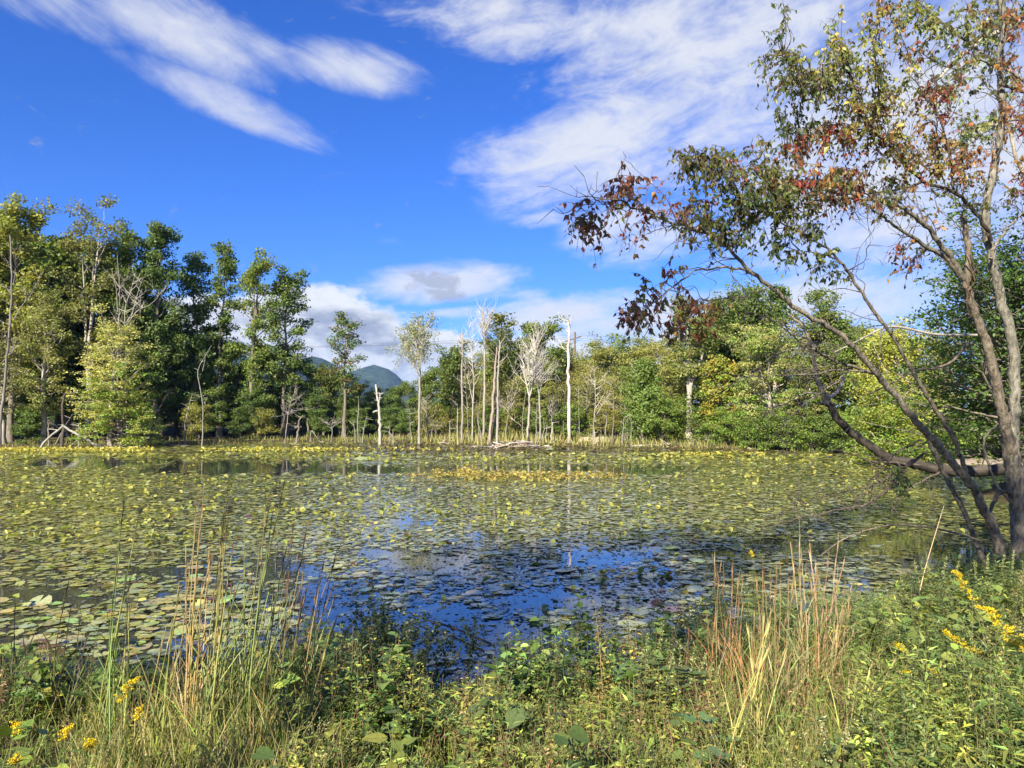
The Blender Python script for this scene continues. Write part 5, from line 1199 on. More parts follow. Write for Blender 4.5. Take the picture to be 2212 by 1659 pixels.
c1 = C.limb(Z6((1130, 650), (1040, 500), (950, 380), (860, 260), (760, 170), (640, 90), (500, 40), (350, 20), (200, 10)) + [(1792, 428), (1740, 440)], 13.3, 11.6, .06, .01, col=(.19, .175, .15), n=40)
c2 = C.limb(Z6((1110, 640), (980, 480), (860, 410), (760, 330), (650, 270), (540, 190), (420, 110)) + [(1850, 430)], 13.3, 12.0, .052, .012, col=(.18, .165, .14), n=34)
c3 = C.limb([(2140, 520), (2128, 488), (2096, 446), (2059, 414), (1995, 391), (1953, 354), (1926, 317), (1875, 276), (1852, 230), (1838, 161), (1828, 110)], 13.8, 11.8, .045, .008, col=(.09, .075, .065), n=44)
c4 = C.limb([(1995, 391), (1940, 408), (1886, 416), (1830, 420), (1780, 410), (1720, 420)], 13.0, 11.4, .024, .005, col=(.12, .10, .085))
c5 = C.limb([(2027, 390), (2026, 307), (2024, 247), (2018, 180)], 13.2, 12.8, .016, .006, col=(.09, .075, .065))
c6 = C.limb([(2060, 414), (2050, 320), (2022, 240), (1990, 200), (1970, 140), (1940, 60)], 13.2, 12.4, .022, .006, col=(.10, .085, .07))
c7 = C.limb([(2162, 150), (2110, 130), (2060, 150), (2000, 120), (1950, 100)], 13.5, 12.8, .018, .005, col=(.10, .085, .07))
c8 = C.limb([(1875, 276), (1800, 290), (1740, 310), (1680, 330)], 12.2, 11.4, .014, .004, col=(.10, .085, .07))
c9 = C.limb([(1850, 230), (1790, 180), (1740, 160), (1690, 120)], 12.0, 11.4, .014, .004, col=(.10, .085, .07))
c10 = C.limb([(1885, 276), (1900, 180), (1890, 100), (1900, 20)], 12.2, 12.0, .014, .005, col=(.10, .085, .07))
C.limb([(2162, 182), (2185, 190), (2230, 205)], 13.5, 13.6, .035, .03, col=(.11, .095, .08))
C.limb([(2139, 560), (2150, 530), (2180, 490), (2230, 440)], 13.8, 14.2, .03, .015)
C.limb([(2193, 1075), (2165, 1060), (2145, 1085), (2140, 1110)], 14.5, 14.0, .045, .03, col=(.11, .095, .08))
cl_ = C.limb([(2200, 1095), (2170, 1070), (2150, 1040), (2130, 985), (2128, 950), (2140, 930), (2155, 915)], 14.5, 14.0, .028, .02, col=(.26, .24, .2))
vine = C.limb(Z6((1400, 1400), (1340, 1250), (1310, 1100), (1250, 950), (1200, 850), (1160, 720), (1190, 600), (1140, 450)), 14.15, 13.2, .018, .012, 'vine_stem', col=(.15, .10, .07), sides=6)
C.limb(Z6((1380, 1500), (1360, 1300), (1290, 1020), (1180, 930), (1150, 800), (1210, 640), (1180, 400)), 14.15, 13.2, .014, .008, 'vine_stem', col=(.15, .10, .07), sides=6)
for S_, nn_, L_, up_ in [(c1, 16, .9, .1), (c2, 12, .8, 0), (c3, 16, .9, .3), (c4, 10, .8, -.1), (cd_[30:], 26, 1.1, .2), (cc_[30:], 14, 1.0, .2), (c6, 10, .8, .3), (c7, 8, .7, 0), (cl_, 8, .5, -.3)]:
    C.bare(S_, nn_, L_, up_)
for a in [(1700, 180, 60, 70, 22, OLV), (1735, 235, 75, 50, 26, OLV + GRN), (1760, 150, 70, 60, 22, OLV + YGN), (1700, 16, 28, 16, 3, GRN), (1830, 90, 70, 70, 24, YGN), (1860, 180, 90, 60, 26, YGN + OLV), (1930, 60, 70, 50, 13, GRN + ORG), (1990, 170, 80, 60, 16, OLV + ORG),
          (1800, 320, 100, 50, 38, ORG + RED), (1900, 290, 90, 60, 30, ORG + YGN), (1760, 400, 90, 40, 28, RED + ORG + OLV), (1860, 400, 90, 45, 30, ORG + OLV), (2035, 240, 60, 70, 12, RED[1:] + RB), (2060, 350, 80, 45, 28, ORG), (1980, 330, 70, 50, 22, ORG + YGN), (1960, 440, 80, 30, 12, ORG + GRN),
          (2110, 60, 60, 50, 10, ORG + OLV), (2190, 180, 35, 60, 8, ORG), (2190, 340, 40, 70, 16, ORG + RED), (2195, 50, 30, 40, 8, RB), (1940, 578, 40, 20, 6, RB + ORG[:2]), (1900, 240, 80, 60, 16, ORG + YGN), (2120, 420, 60, 40, 10, OLV)]:
    C.spray(*a)
C.finish(300)

S3 = NearTree('pale_limbed_tree', 'tree with pale smooth limbs reaching in behind the tall lichened trunk', 'tree', (2420, 1060), 19.5)
S3.limb([(2420, 1070), (2400, 900), (2370, 600), (2340, 350), (2300, 100), (2280, -150)], 19.5, 18.5, .3, .14, 'trunk', col=(.30, .27, .23), down=True, n=40)
p1_ = S3.limb([(2330, 20), (2212, 52), (2183, 60), (2118, 88), (2063, 135), (2030, 165), (1985, 198), (1950, 240), (1900, 250)], 18.5, 16.5, .075, .015, col=(.58, .54, .47), matl=M_DEAD)
p2_ = S3.limb([(2345, 262), (2212, 257), (2157, 268), (2113, 294), (2070, 330)], 18.8, 17.2, .06, .02, col=(.56, .52, .45), matl=M_DEAD)
p3_ = S3.limb([(2360, 480), (2250, 440), (2212, 380), (2190, 320), (2175, 250), (2150, 200)], 18.8, 18, .07, .03, col=(.45, .40, .34))
p4_ = S3.limb([(2345, 380), (2240, 200), (2140, 130), (2050, 60), (1990, 10), (1930, -30)], 18.6, 17, .05, .012, col=(.2, .17, .14))
PLG = [(.14, .17, .06), (.12, .16, .055), (.20, .21, .07)]
for S_ in (p1_, p2_, p3_, p4_): S3.bare(S_, 10, 1.2, .1)
for a in [(2060, 60, 100, 60, 26, PLG), (2140, 110, 70, 70, 18, PLG), (2080, 220, 70, 60, 14, PLG), (2190, 230, 40, 60, 8, PLG), (2110, 300, 50, 40, 9, PLG), (1990, 70, 60, 50, 10, PLG + YGN), (2170, 20, 60, 40, 10, PLG)]:
    S3.spray(*a, leafn=20, ls=.11, maxr=.09)
S3.finish(0)

Lg = NearTree('fallen_tree', 'dead grey fallen tree lying over the water, its broken end curving up', 'fallen tree', (2480, 1075), 17.5)
lm = Lg.limb([(2480, 1075), (2330, 1035), (2260, 1022), (2175, 1015), (2096, 1017), (2016, 1012), (1976, 1001), (1928, 993), (1896, 975), (1856, 947), (1816, 911), (1788, 871)], 17.5, 16.6, .17, .085, 'trunk', col=(.085, .075, .066), matl=M_NBARK2, down=True, n=60)
lt = Lg.limb([(1788, 871), (1776, 843), (1764, 811), (1756, 755), (1732, 703), (1704, 679)], 16.6, 16.2, .08, .025, 'limb', col=(.30, .27, .23), matl=M_NBARK2)
Lg.limb([(1790, 862), (1808, 847), (1820, 827), (1822, 816)], 16.6, 16.7, .05, .03, 'limb', col=(.55, .52, .46), matl=M_DEAD)
Lg.limb([(1800, 880), (1780, 868), (1765, 872)], 16.6, 16.4, .03, .012, 'limb', col=(.45, .42, .37), matl=M_DEAD)
l1 = Lg.limb([(1990, 1005), (1940, 1000), (1880, 995), (1820, 975), (1780, 960)], 16.8, 16.0, .03, .006, 'limb', col=(.12, .10, .085))
l2 = Lg.limb([(2040, 1015), (1990, 1040), (1940, 1075), (1925, 1110)], 17, 16.4, .03, .01, 'limb', col=(.12, .10, .085))
l3 = Lg.limb([(1776, 850), (1740, 850), (1700, 870), (1650, 880)], 16.6, 16.2, .02, .004, 'limb', col=(.3, .28, .25))
for S_, nn_ in ((l1, 10), (l2, 8), (lt, 12), (l3, 12)): Lg.bare(S_, nn_, .9, 0)
Lg.finish(0)
def simple_log(name, label, pts, D0, D1, r0, r1, col, m=M_NBARK2, cat='log'):
    k = len(pts); Q = np.array([pix(x, y, D0 + (D1 - D0) * i / (k - 1)) for i, (x, y) in enumerate(pts)])
    b = MB(); n = k * 5; tube(b, spline(Q, n), np.linspace(r0, r1, n), col, 9, bump=.08, rng=nrg)
    o = b.obj(name, m, smooth=True, origin=tuple(Q[0]), label=label, category=cat); o.location = Q[0]
simple_log('fallen_log', 'dark straight log crossing behind the grey fallen tree', [(2075, 980), (2130, 976), (2190, 980), (2420, 1010)], 30, 31, .2, .22, (.06, .05, .042))
simple_log('fallen_branch', 'thin arching branch dipping into the water below the leaning tree', [(1773, 1200), (1820, 1166), (1874, 1145), (1928, 1134), (1982, 1136), (2036, 1145), (2085, 1158), (2130, 1172)], 12.0, 13.2, .009, .018, (.12, .10, .08), M_NBARK, 'branch')
simple_log('dead_branch', 'pale dead branch reaching left between the two leaning limbs', [(2110, 724), (2020, 722), (1940, 706), (1900, 712), (1850, 738), (1800, 762)], 20, 19, .035, .018, (.30, .27, .22), M_DEAD, 'branch')
simple_log('dead_branch', 'dark snaking branch below the pale dead branch', [(2095, 735), (2060, 778), (2020, 795), (1980, 800), (1930, 826), (1880, 850)], 20, 19.4, .035, .015, (.09, .075, .065), M_NBARK, 'branch')
# ---------------------------------------------------------------- plants on the near bank
frg = np.random.default_rng(2024)
TOPX = np.array([-200, 0, 130, 250, 420, 600, 700, 790, 850, 900, 960, 1050, 1085, 1150, 1300, 1400, 1500, 1600, 1800, 1900, 2000, 2300])
TOPY = np.array([1385, 1385, 1375, 1420, 1400, 1370, 1320, 1310, 1350, 1405, 1450, 1440, 1320, 1295, 1280, 1290, 1262, 1240, 1262, 1245, 1200, 1180])
def hmax(x, y):
    """tallest plant at this spot that stays under the skyline of the weeds"""
    g = gz(x, y); px = W0 / 2 + FPX * x / y
    return CAMZ - g - (np.interp(px, TOPX, TOPY) - 908) / FPX * y
def spots(n, D0, D1, xlo=-100, xhi=2300, pw=1.0):
    y = D0 + (D1 - D0) * frg.random(n) ** pw; px = frg.uniform(xlo, xhi, n); x = (px - W0 / 2) / FPX * y
    k = shore_d(x, y) > -.25
    return x[k], y[k], px[k]
class Bunch:
    """collects leaves by template"""
    def __init__(s): s.d = {}
    def add(s, key, P, D, N, S, C): s.d.setdefault(key, []).append((P, D, N, np.broadcast_to(S, (len(P),)), C))
    def flush(s, mb, tpls):
        for k, L in s.d.items(): leaves(mb, *(np.concatenate([l[i] for l in L]) for i in range(4)), tpls[k], np.concatenate([l[4] for l in L]))
TPL = {'narrow': NARROW, 'lance': LANCE, 'fold': FOLD, 'ovate': OVATE, 'heart': HEART, 'dia': DIA, 'round': ROUND, 'lobed': LOBED}
def blades(mb, P, h, w, lean, bend, C, seg=3):
    """curved grass blades"""
    n = len(P); a = frg.uniform(0, 6.28, n)
    side = np.c_[np.cos(a), np.sin(a), np.zeros(n)]; acr = np.c_[-np.sin(a), np.cos(a), np.zeros(n)]
    fa = frg.uniform(0, 6.28, n); acr = np.c_[np.cos(fa), np.sin(fa), np.zeros(n)]
    V = []
    for i in range(seg + 1):
        s = i / seg
        c0 = P + h[:, None] * (np.array([0, 0, 1.0]) * (s - .28 * bend[:, None] * s ** 2.2) + side * (lean[:, None] * s + bend[:, None] * s ** 2))
        ww = (w * (1 - s ** 1.6) + .0004)[:, None]
        V += [c0 - acr * ww, c0 + acr * ww]
    V = np.stack(V, 1); m = 2 * (seg + 1)
    F = np.array([[2 * i, 2 * i + 1, 2 * i + 3, 2 * i + 2] for i in range(seg)])
    F = (F[None] + (np.arange(n) * m)[:, None, None]).reshape(-1, 4)
    mb.add(V.reshape(-1, 3), F, np.repeat(C, m, axis=0))
def grass():
    b = MB()
    TANS = [(.40, .33, .155), (.36, .30, .135), (.31, .26, .11)]; GRNS = [(.16, .22, .045), (.21, .26, .05), (.12, .18, .04), (.24, .27, .075)]
    for n, D0, D1, x0, x1, h0, h1, pt in [(15000, 2.1, 5.5, -100, 2300, .10, .30, .2), (4500, 2.4, 6.0, 180, 760, .2, .45, .5), (6000, 5, 9.5, -100, 2300, .2, .5, .35), (2200, 3.4, 7.0, 1500, 1860, .25, .6, .45), (4000, 2.2, 4.5, 1100, 2250, .2, .5, .35)]:
        x, y, px = spots(n, D0, D1, x0, x1); k = len(x)
        cl = .5 + .5 * np.sin(x * 3.1 + np.sin(y * 4)) * np.sin(y * 2.7 + np.cos(x * 3.3)); keep = frg.random(k) < .35 + .75 * cl
        x, y = x[keep], y[keep]; k = len(x)
        h = np.minimum(frg.uniform(h0, h1, k), np.maximum(hmax(x, y), .08))
        tan = frg.random(k) < pt
        C = vary(frg, (1, 1, 1), k, .2, .07) * np.where(tan[:, None], pick(frg, TANS, k), pick(frg, GRNS, k))
        blades(b, np.c_[x, y, gz(x, y) - .02], h, frg.uniform(.0018, .0042, k), np.abs(frg.normal(0, .22, k)), np.abs(frg.normal(.12, .25, k)), C)
    b.obj('grass', M_GRASS, kind='stuff', label='mixed green and tan grass on the near bank')
grass()
def weed(bunch, stem, base, h, kind, r=None):
    """one leafy herb"""
    r = r or frg
    K = KIND[kind]
    a = r.uniform(0, 6.28); ln = K.get('lean', .18) * r.uniform(.2, 1.2)
    top = base + np.array([math.cos(a) * ln * h, math.sin(a) * ln * h, h])
    mid = (base + top) / 2 + r.normal(0, .05 * h, 3)
    stems = [spline([base, mid, top], 6)]
    for q in range(K.get('branch', 0)):
        u = r.uniform(.25, .75); p0 = stems[0][int(u * 5)]; aa = r.uniform(0, 6.28); L = h * (1 - u) * r.uniform(.5, .9)
        stems.append(spline([p0, p0 + np.array([math.cos(aa) * L * .35, math.sin(aa) * L * .35, L * .4]), p0 + np.array([math.cos(aa) * L * .55, math.sin(aa) * L * .55, L * .9])], 4))
    pcol = 1.28 * np.exp(r.normal(0, .30))
    sc = vary(r, K.get('stem', (.12, .13, .045)), 1)[0]
    for i, S in enumerate(stems):
        tube(stem, S, np.linspace(K.get('sr', .0035) * (1 if i == 0 else .6), .001, len(S)), sc, 3, cap=False)
        L = np.linalg.norm(S[-1] - S[0]); n = max(4, int(K['n'] * L))
        t = r.uniform(K.get('t0', .12), 1, n); t.sort()
        u = t * (len(S) - 1.001); i0 = u.astype(int)
        P = S[i0] + (S[i0 + 1] - S[i0]) * (u - i0)[:, None]
        az = np.arange(n) * 2.399 + r.uniform(0, 6)
        el = r.normal(K['el'], .3, n)
        D = np.c_[np.cos(az) * np.cos(el), np.sin(az) * np.cos(el), np.sin(el)]
        N = np.c_[r.normal(0, .35, (n, 2)), np.ones(n)]
        sz = K['s'] * np.exp(r.normal(0, .22, n)) * (1.15 - .6 * t ** 2 if K.get('taper', 1) else 1)
        col = pcol * vary(r, pick(r, K['pal'], 1)[0], n, .16, .07)
        bunch.add(K['tpl'], P + D * .01, D, N, sz, col)
    return stems
YW = [(.20, .23, .045), (.24, .25, .05), (.17, .21, .045)]; DW = [(.06, .10, .03), (.075, .12, .03), (.05, .085, .028)]; MW_ = [(.11, .16, .04), (.13, .18, .045), (.09, .14, .035)]
KIND = {
    'mint': dict(tpl='ovate', n=40, s=.05, el=.15, pal=YW + MW_, branch=2),
    'big': dict(tpl='heart', n=16, s=.075, el=.25, pal=YW + MW_, branch=1, lean=.4),
    'lance': dict(tpl='lance', n=60, s=.085, el=.25, pal=YW + MW_, t0=.1),
    'lance_dark': dict(tpl='lance', n=60, s=.08, el=.2, pal=DW + MW_),
    'small': dict(tpl='fold', n=60, s=.038, el=.2, pal=YW + MW_, branch=4, stem=(.18, .13, .07)),
    'small_dark': dict(tpl='fold', n=62, s=.042, el=.15, pal=DW + MW_[:1], branch=4, stem=(.12, .08, .05)),
    'yellowing': dict(tpl='fold', n=50, s=.042, el=.1, pal=[(.28, .26, .06), (.24, .23, .06), (.18, .18, .05)], branch=3, stem=(.22, .14, .08)),
    'broad': dict(tpl='ovate', n=26, s=.11, el=.15, pal=DW + MW_, branch=2, sr=.005),
    'heart': dict(tpl='heart', n=20, s=.10, el=.2, pal=MW_ + YW, branch=2, lean=.5),
    'feather': dict(tpl='narrow', n=120, s=.045, el=.5, pal=[(.13, .17, .06), (.10, .14, .05)], branch=7, taper=0),
    'fine': dict(tpl='dia', n=120, s=.016, el=.5, pal=[(.30, .29, .14), (.22, .24, .1)], branch=6, stem=(.22, .2, .09)),
    'brown': dict(tpl='fold', n=40, s=.035, el=0, pal=[(.20, .13, .07), (.15, .10, .05), (.26, .19, .09)], branch=4, stem=(.13, .08, .05)),
}
def undergrowth():
    bunch, stem = Bunch(), MB()
    jobs = [  # n, D0, D1, x0, x1, kinds, h0, h1
        (640, 2.2, 6, -80, 2300, ['small', 'lance', 'small', 'lance', 'fine', 'brown', 'small', 'mint', 'feather'], .12, .38),
        (230, 5, 9.2, -80, 760, ['small_dark', 'broad', 'small_dark', 'heart', 'brown', 'yellowing'], .25, .8),
        (120, 4.5, 8.5, 640, 900, ['small_dark', 'broad', 'small_dark', 'small'], .3, .9),
        (150, 4.5, 8.2, 740, 1120, ['small', 'lance', 'small', 'yellowing', 'broad'], .2, .7),
        (280, 5.5, 9.8, 1050, 1560, ['small_dark', 'small_dark', 'broad', 'lance_dark', 'yellowing'], .4, 1.1),
        (260, 3.6, 6, 1000, 1560, ['small', 'yellowing', 'small', 'lance', 'brown'], .2, .55),
        (240, 6, 12, 1500, 1900, ['small_dark', 'lance_dark', 'lance', 'feather'], .4, 1.1),
        (400, 3.0, 12.5, 1820, 2290, ['lance', 'lance', 'small', 'heart', 'feather', 'fine'], .25, .9),
        (300, 2.3, 4.6, 1880, 2290, ['lance', 'lance', 'lance', 'small'], .3, .75),
        (320, 2.3, 4.6, 620, 1560, ['small', 'mint', 'small', 'small', 'feather', 'big', 'lance', 'fine'], .15, .45),
        (90, 2.4, 5, 1500, 1900, ['fine', 'small', 'lance', 'brown'], .3, .6),
        (70, 7, 13.5, 1950, 2300, ['feather', 'feather', 'lance'], .5, 1.1),
    ]
    for n, D0, D1, x0, x1, ks, h0, h1 in jobs:
        x, y, px = spots(n, D0, D1, x0, x1)
        h = np.minimum(frg.uniform(h0, h1, len(x)), hmax(x, y) * frg.uniform(.72, 1.05, len(x)))
        g = gz(x, y)
        for i in range(len(x)):
            kd = ks[int(frg.integers(0, len(ks)))]
            if y[i] < 4.0 and kd in ('heart', 'big', 'broad', 'mint'): kd = 'small' if i % 2 else 'lance'
            if h[i] > .07: weed(bunch, stem, np.array([x[i], y[i], g[i] - .02]), h[i], kd)
    b = MB(); bunch.flush(b, {**TPL, 'ovate': OVLOW, 'heart': HTLOW})
    b.obj('undergrowth', M_NEAR, kind='stuff', label='tangled leafy weeds covering the near bank')
    stem.obj('undergrowth_stems', M_BARK, kind='stuff', label='thin stems of the weeds on the near bank')
undergrowth()

# tall grass clumps: each stalk a part
def seed_stalk(t, o, p0, top, r, col, headlen, headcol, bl=True, name='stalk', fuzz=16):
    b = MB(); p0 = np.array(p0); top = np.array(top)
    mid = p0 * .5 + top * .5 + frg.normal(0, .02, 3); S = spline([p0, mid, top], 14)
    tube(b, S, np.linspace(r, r * .35, 14), col, 5, cap=False)
    st = b.obj(name, M_GRASS, t, o)
    hb = MB(); d = unit(S[-1] - S[-4]); k = fuzz
    u = frg.uniform(-.02, 1, k); P = top - d * headlen * (1 - u)[:, None]
    D = d + frg.normal(0, .055, (k, 3)); leaves(hb, P, D, frg.normal(0, 1, (k, 3)), frg.uniform(.05, .12, k), (np.array([[0, 0, 0], [.4, -.035, 0], [1, 0, 0], [.4, .035, 0]]), np.array([[0, 1, 2, 3]])), vary(frg, headcol, k, .25))
    hb.obj('seed_head', M_GRASS, st, (0, 0, 0) if False else o)
    if bl:
        bb = MB(); k = 6; i0 = frg.integers(0, 7, k); P = S[i0]
        blades(bb, P, frg.uniform(.18, .42, k), np.full(k, .0034), frg.uniform(.15, .5, k), frg.uniform(.1, .5, k), vary(frg, pick(frg, [col, (.16, .2, .05)], 1)[0], k, .2))
        bb.obj('blade', M_GRASS, st, o)
def clump(label, stalks, D, col, head, headlen=.35, r=.0042, name='tall_grass', spread=.12, **kw):
    """stalks: list of (base px x, y, top px x, y)"""
    c0 = pix(stalks[0][0], stalks[0][1], D); o = Vector((c0.x, D, g1(c0.x, D))); t = thing(name, label, 'grass clump', o)
    extra = [] if len(stalks) > 9 or len(stalks) == 1 else [(bx + frg.normal(0, 14), by + frg.normal(0, 12), tx + frg.normal(0, 22), ty + frg.uniform(20, 190)) for bx, by, tx, ty in stalks for _ in range(2)]
    for bx, by, tx, ty in list(stalks) + extra:
        d_ = D + frg.normal(0, spread); p0 = pix(bx, by, d_); p0.z = g1(p0.x, d_) - .02
        cc = vary(frg, col, 1, .15)[0]
        seed_stalk(t, o, p0, pix(tx, ty, d_ + frg.normal(0, spread)), 1.5 * r * frg.uniform(.7, 1.15), 1.3 * cc, headlen * frg.uniform(.7, 1.2), head, **kw)
GS = (.23, .255, .085); GH = (.17, .135, .075); TS = (.33, .26, .11)
clump('tall dark-tipped grass stalk pair standing alone at the left', [(232, 1580, 268, 1082), (240, 1590, 258, 1190), (250, 1570, 275, 1230)], 5.0, GS, GH)
clump('thin lone grass stalk left of the paired dark-tipped stalks', [(140, 1545, 172, 1330), (120, 1540, 150, 1250)], 5.4, (.14, .12, .06), GH, r=.003)
clump('bent thin stalk at the left photo edge', [(62, 1500, 32, 1310), (70, 1510, 50, 1380)], 5.6, (.13, .11, .06), GH, r=.003)
clump('pale tan tall grass stalks in the middle of the left stand', [(400, 1600, 440, 1062), (408, 1590, 430, 1150), (395, 1610, 425, 1250), (415, 1600, 452, 1180)], 4.8, TS, (.30, .22, .11))
clump('dark purple-tipped grass stalks right of the pale tan ones', [(440, 1590, 490, 1082), (452, 1580, 482, 1130), (445, 1600, 500, 1200), (460, 1590, 478, 1280)], 4.8, GS, (.12, .08, .055))
clump('tallest bunch of brown-tipped stalks leaning right in the left stand', [(500, 1560, 583, 1085), (510, 1570, 610, 1060), (520, 1550, 572, 1110), (505, 1580, 560, 1190), (530, 1560, 600, 1180), (495, 1560, 545, 1240)], 5.0, GS, GH)
clump('thin reddish grass stalks right of the tallest leaning bunch', [(560, 1540, 632, 1150), (575, 1540, 665, 1130), (585, 1550, 640, 1210), (600, 1540, 655, 1220), (570, 1545, 620, 1260)], 5.2, (.20, .17, .08), (.17, .10, .07), r=.003)
clump('spreading stalks leaning far right at the end of the left stand', [(620, 1520, 740, 1165), (630, 1530, 725, 1200), (640, 1530, 700, 1210), (625, 1525, 690, 1250)], 5.3, (.22, .19, .09), (.2, .13, .08), r=.0032)
clump('yellow-green leaning stems low in the left stand', [(330, 1600, 385, 1280), (345, 1600, 372, 1340), (460, 1620, 420, 1330), (560, 1600, 590, 1330), (650, 1580, 680, 1330), (300, 1600, 360, 1350)], 4.6, (.26, .27, .08), (.3, .26, .12), r=.0036)
BR = (.24, .20, .095); BH = (.24, .17, .095)
clump('pale straw stalk, tallest of the broomsedge at the right', [(1738, 1560, 1727, 1130), (1745, 1550, 1732, 1210), (1750, 1555, 1742, 1330)], 5.2, (.36, .29, .15), (.38, .30, .17), r=.003)
clump('pinkish straw stalks right of the tallest broomsedge stalk', [(1775, 1540, 1812, 1150), (1770, 1540, 1800, 1250), (1785, 1530, 1810, 1225), (1790, 1530, 1770, 1250)], 5.4, (.30, .22, .13), (.32, .23, .14), r=.0028)
for k, (lab, xs, D) in enumerate([('brown broomsedge tuft nearest the dark weeds', (1530, 1600), 5.6), ('reddish brown broomsedge tuft in the middle of the broomsedge', (1590, 1670), 5.3), ('dense brown broomsedge tuft below the tallest straw stalk', (1650, 1740), 5.0), ('broomsedge tuft at the right end of the broomsedge', (1720, 1800), 5.2)]):
    sts = []
    for q in range(16):
        bx = frg.uniform(*xs); sts.append((bx, 1545 + frg.uniform(-30, 30), bx + frg.normal(0, 26), frg.uniform(1210, 1400)))
    clump(lab, sts, D, pick(frg, [BR, (.30, .19, .09), (.22, .17, .07)], 1)[0], BH, r=.0022, name='broomsedge', headlen=.2, fuzz=9)
clump('yellow bent stalks crossing in front of the broomsedge', [(1800, 1640, 1880, 1440), (1810, 1640, 1930, 1430), (1795, 1650, 1850, 1470), (1650, 1600, 1650, 1330), (1610, 1640, 1700, 1400), (1545, 1620, 1660, 1340)], 4.3, (.36, .33, .11), (.36, .32, .14), r=.0036)
clump('thin brown stems rising over the dark weeds in the middle', [(1485, 1560, 1487, 1375), (1545, 1500, 1592, 1350), (1480, 1520, 1488, 1380)], 5.8, (.13, .09, .06), (.14, .09, .06), r=.003)
clump('long pale straw slanting up toward the fallen branch', [(1960, 1300, 2035, 1105)], 8.2, (.42, .36, .22), (.42, .36, .22), r=.005, bl=False)

# goldenrod plants: stem, leaves, golden plume
leaf_me = {}
def leaf_mesh(key, col):
    kk = (key, tuple(np.round(col, 3)))
    if kk not in leaf_me:
        b = MB(); V_, F_ = TPL[key]; b.add(V_, F_, vary(frg, col, len(V_), .06, .03)); me = b.mesh('leaf'); me.materials.append(M_VEIN); leaf_me[kk] = me
    return leaf_me[kk]
def leaf_obj(parent, o, P, D, N, s, key, col):
    x_ = unit(np.array(D, float)); N = np.array(N, float); z_ = unit(N - x_ * (N @ x_)); y_ = np.cross(z_, x_)
    M = Matrix(((x_[0], y_[0], z_[0], 0), (x_[1], y_[1], z_[1], 0), (x_[2], y_[2], z_[2], 0), (0, 0, 0, 1)))
    lo = link('leaf', leaf_mesh(key, col), None, parent); lo.matrix_local = Matrix.Translation(Vector(P) - o) @ M @ Matrix.Scale(float(s), 4)
GOLD = (.60, .45, .02)
def goldenrod(label, plume, D, nleaf=18, size=1.0):
    """plume: photo points from its foot to its tip"""
    Q = np.array([pix(x, y, D) for x, y in plume]); g0 = Q[0] + np.array([frg.normal(0, .05), -.1, 0]); g0[2] = g1(g0[0], g0[1]) - .02
    o = Vector(g0); t = thing('goldenrod', label, 'flower', o)
    S = spline([g0, (g0 + Q[0]) / 2 + frg.normal(0, .02, 3)] + list(Q), 24)
    b = MB(); tube(b, S, np.linspace(.0045, .0012, 24), (.14, .16, .05), 5); b.obj('stem', M_GRASS, t, o)
    for k in range(nleaf):
        u = frg.uniform(.1, .62); P = S[int(u * 23)]; a = k * 2.4
        leaf_obj(t, o, P, (math.cos(a), math.sin(a), frg.normal(.2, .25)), (0, 0, 1), frg.uniform(.07, .11) * size, 'lance', YW[k % 3] if k % 2 else MW_[k % 3])
    hb = MB(); L = np.linalg.norm(Q[-1] - Q[0]); nb = max(7, int(L * 85))
    pl = spline(Q, 30)
    for k in range(nb):
        u = k / nb; c0 = pl[int(u * 29)]; a = frg.uniform(0, 6.28); l = (.055 - .035 * u) * size * frg.uniform(.6, 1.1)
        tip = c0 + np.array([math.cos(a) * l, math.sin(a) * l, .35 * l]); m = 34
        w = frg.random(m)[:, None]; P = c0 + (tip - c0) * w + np.array([0, 0, 1]) * .01 + frg.normal(0, .0045, (m, 3))
        leaves(hb, P, frg.normal(0, 1, (m, 3)) + np.array([0, 0, .6]), frg.normal(0, 1, (m, 3)), .0095 * size, DIA, vary(frg, GOLD, m, .22, .06))
    hb.obj('flower_plume', M_PETAL, t, o)
goldenrod('tall arching goldenrod, highest yellow plume at the right', [(2100, 1300), (2085, 1270), (2072, 1250), (2058, 1236)], 5.6)
goldenrod('long drooping goldenrod plume low at the right photo edge', [(2215, 1395), (2180, 1372), (2150, 1340), (2135, 1322), (2112, 1316)], 5.0, size=1.2)
goldenrod('goldenrod plume at the photo edge under the long drooping one', [(2230, 1420), (2212, 1405), (2190, 1392), (2170, 1385)], 4.7)
goldenrod('small goldenrod spray over the dead leaves right of the straw', [(2075, 1395), (2055, 1380), (2035, 1366)], 5.0)
goldenrod('small round goldenrod tuft beside bent yellow stalks', [(1950, 1412), (1940, 1402), (1928, 1394)], 5.0, 12)
goldenrod('pale goldenrod cluster low above bright leaves', [(2025, 1460), (2010, 1452), (1998, 1442)], 4.7, 12)
goldenrod('small yellow goldenrod sprig left of the pale cluster', [(1972, 1470), (1960, 1462), (1952, 1455)], 4.7, 10)
goldenrod('distant goldenrod sprig at the water edge behind the broomsedge', [(1628, 1205), (1624, 1198), (1618, 1190)], 8.8, 10)
goldenrod('goldenrod tip low between straw and small tuft', [(2105, 1412), (2095, 1408), (2085, 1402)], 5.0, 8)
goldenrod('bright goldenrod plume among the grass stalks at the left', [(264, 1518), (272, 1495), (285, 1480), (295, 1470)], 4.5, 12)
goldenrod('faint orange goldenrod just right of the bright left plume', [(300, 1560), (302, 1545), (303, 1530)], 4.4, 8)
goldenrod('goldenrod spike low in the grass left of centre clump', [(188, 1625), (192, 1612), (194, 1598)], 4.0, 8)
goldenrod('goldenrod spike at the left photo edge above broad leaves', [(28, 1590), (36, 1575), (38, 1560)], 4.3, 8)
goldenrod('brownish goldenrod spike beside the left edge broad leaves', [(140, 1600), (148, 1585), (150, 1570)], 4.2, 8)
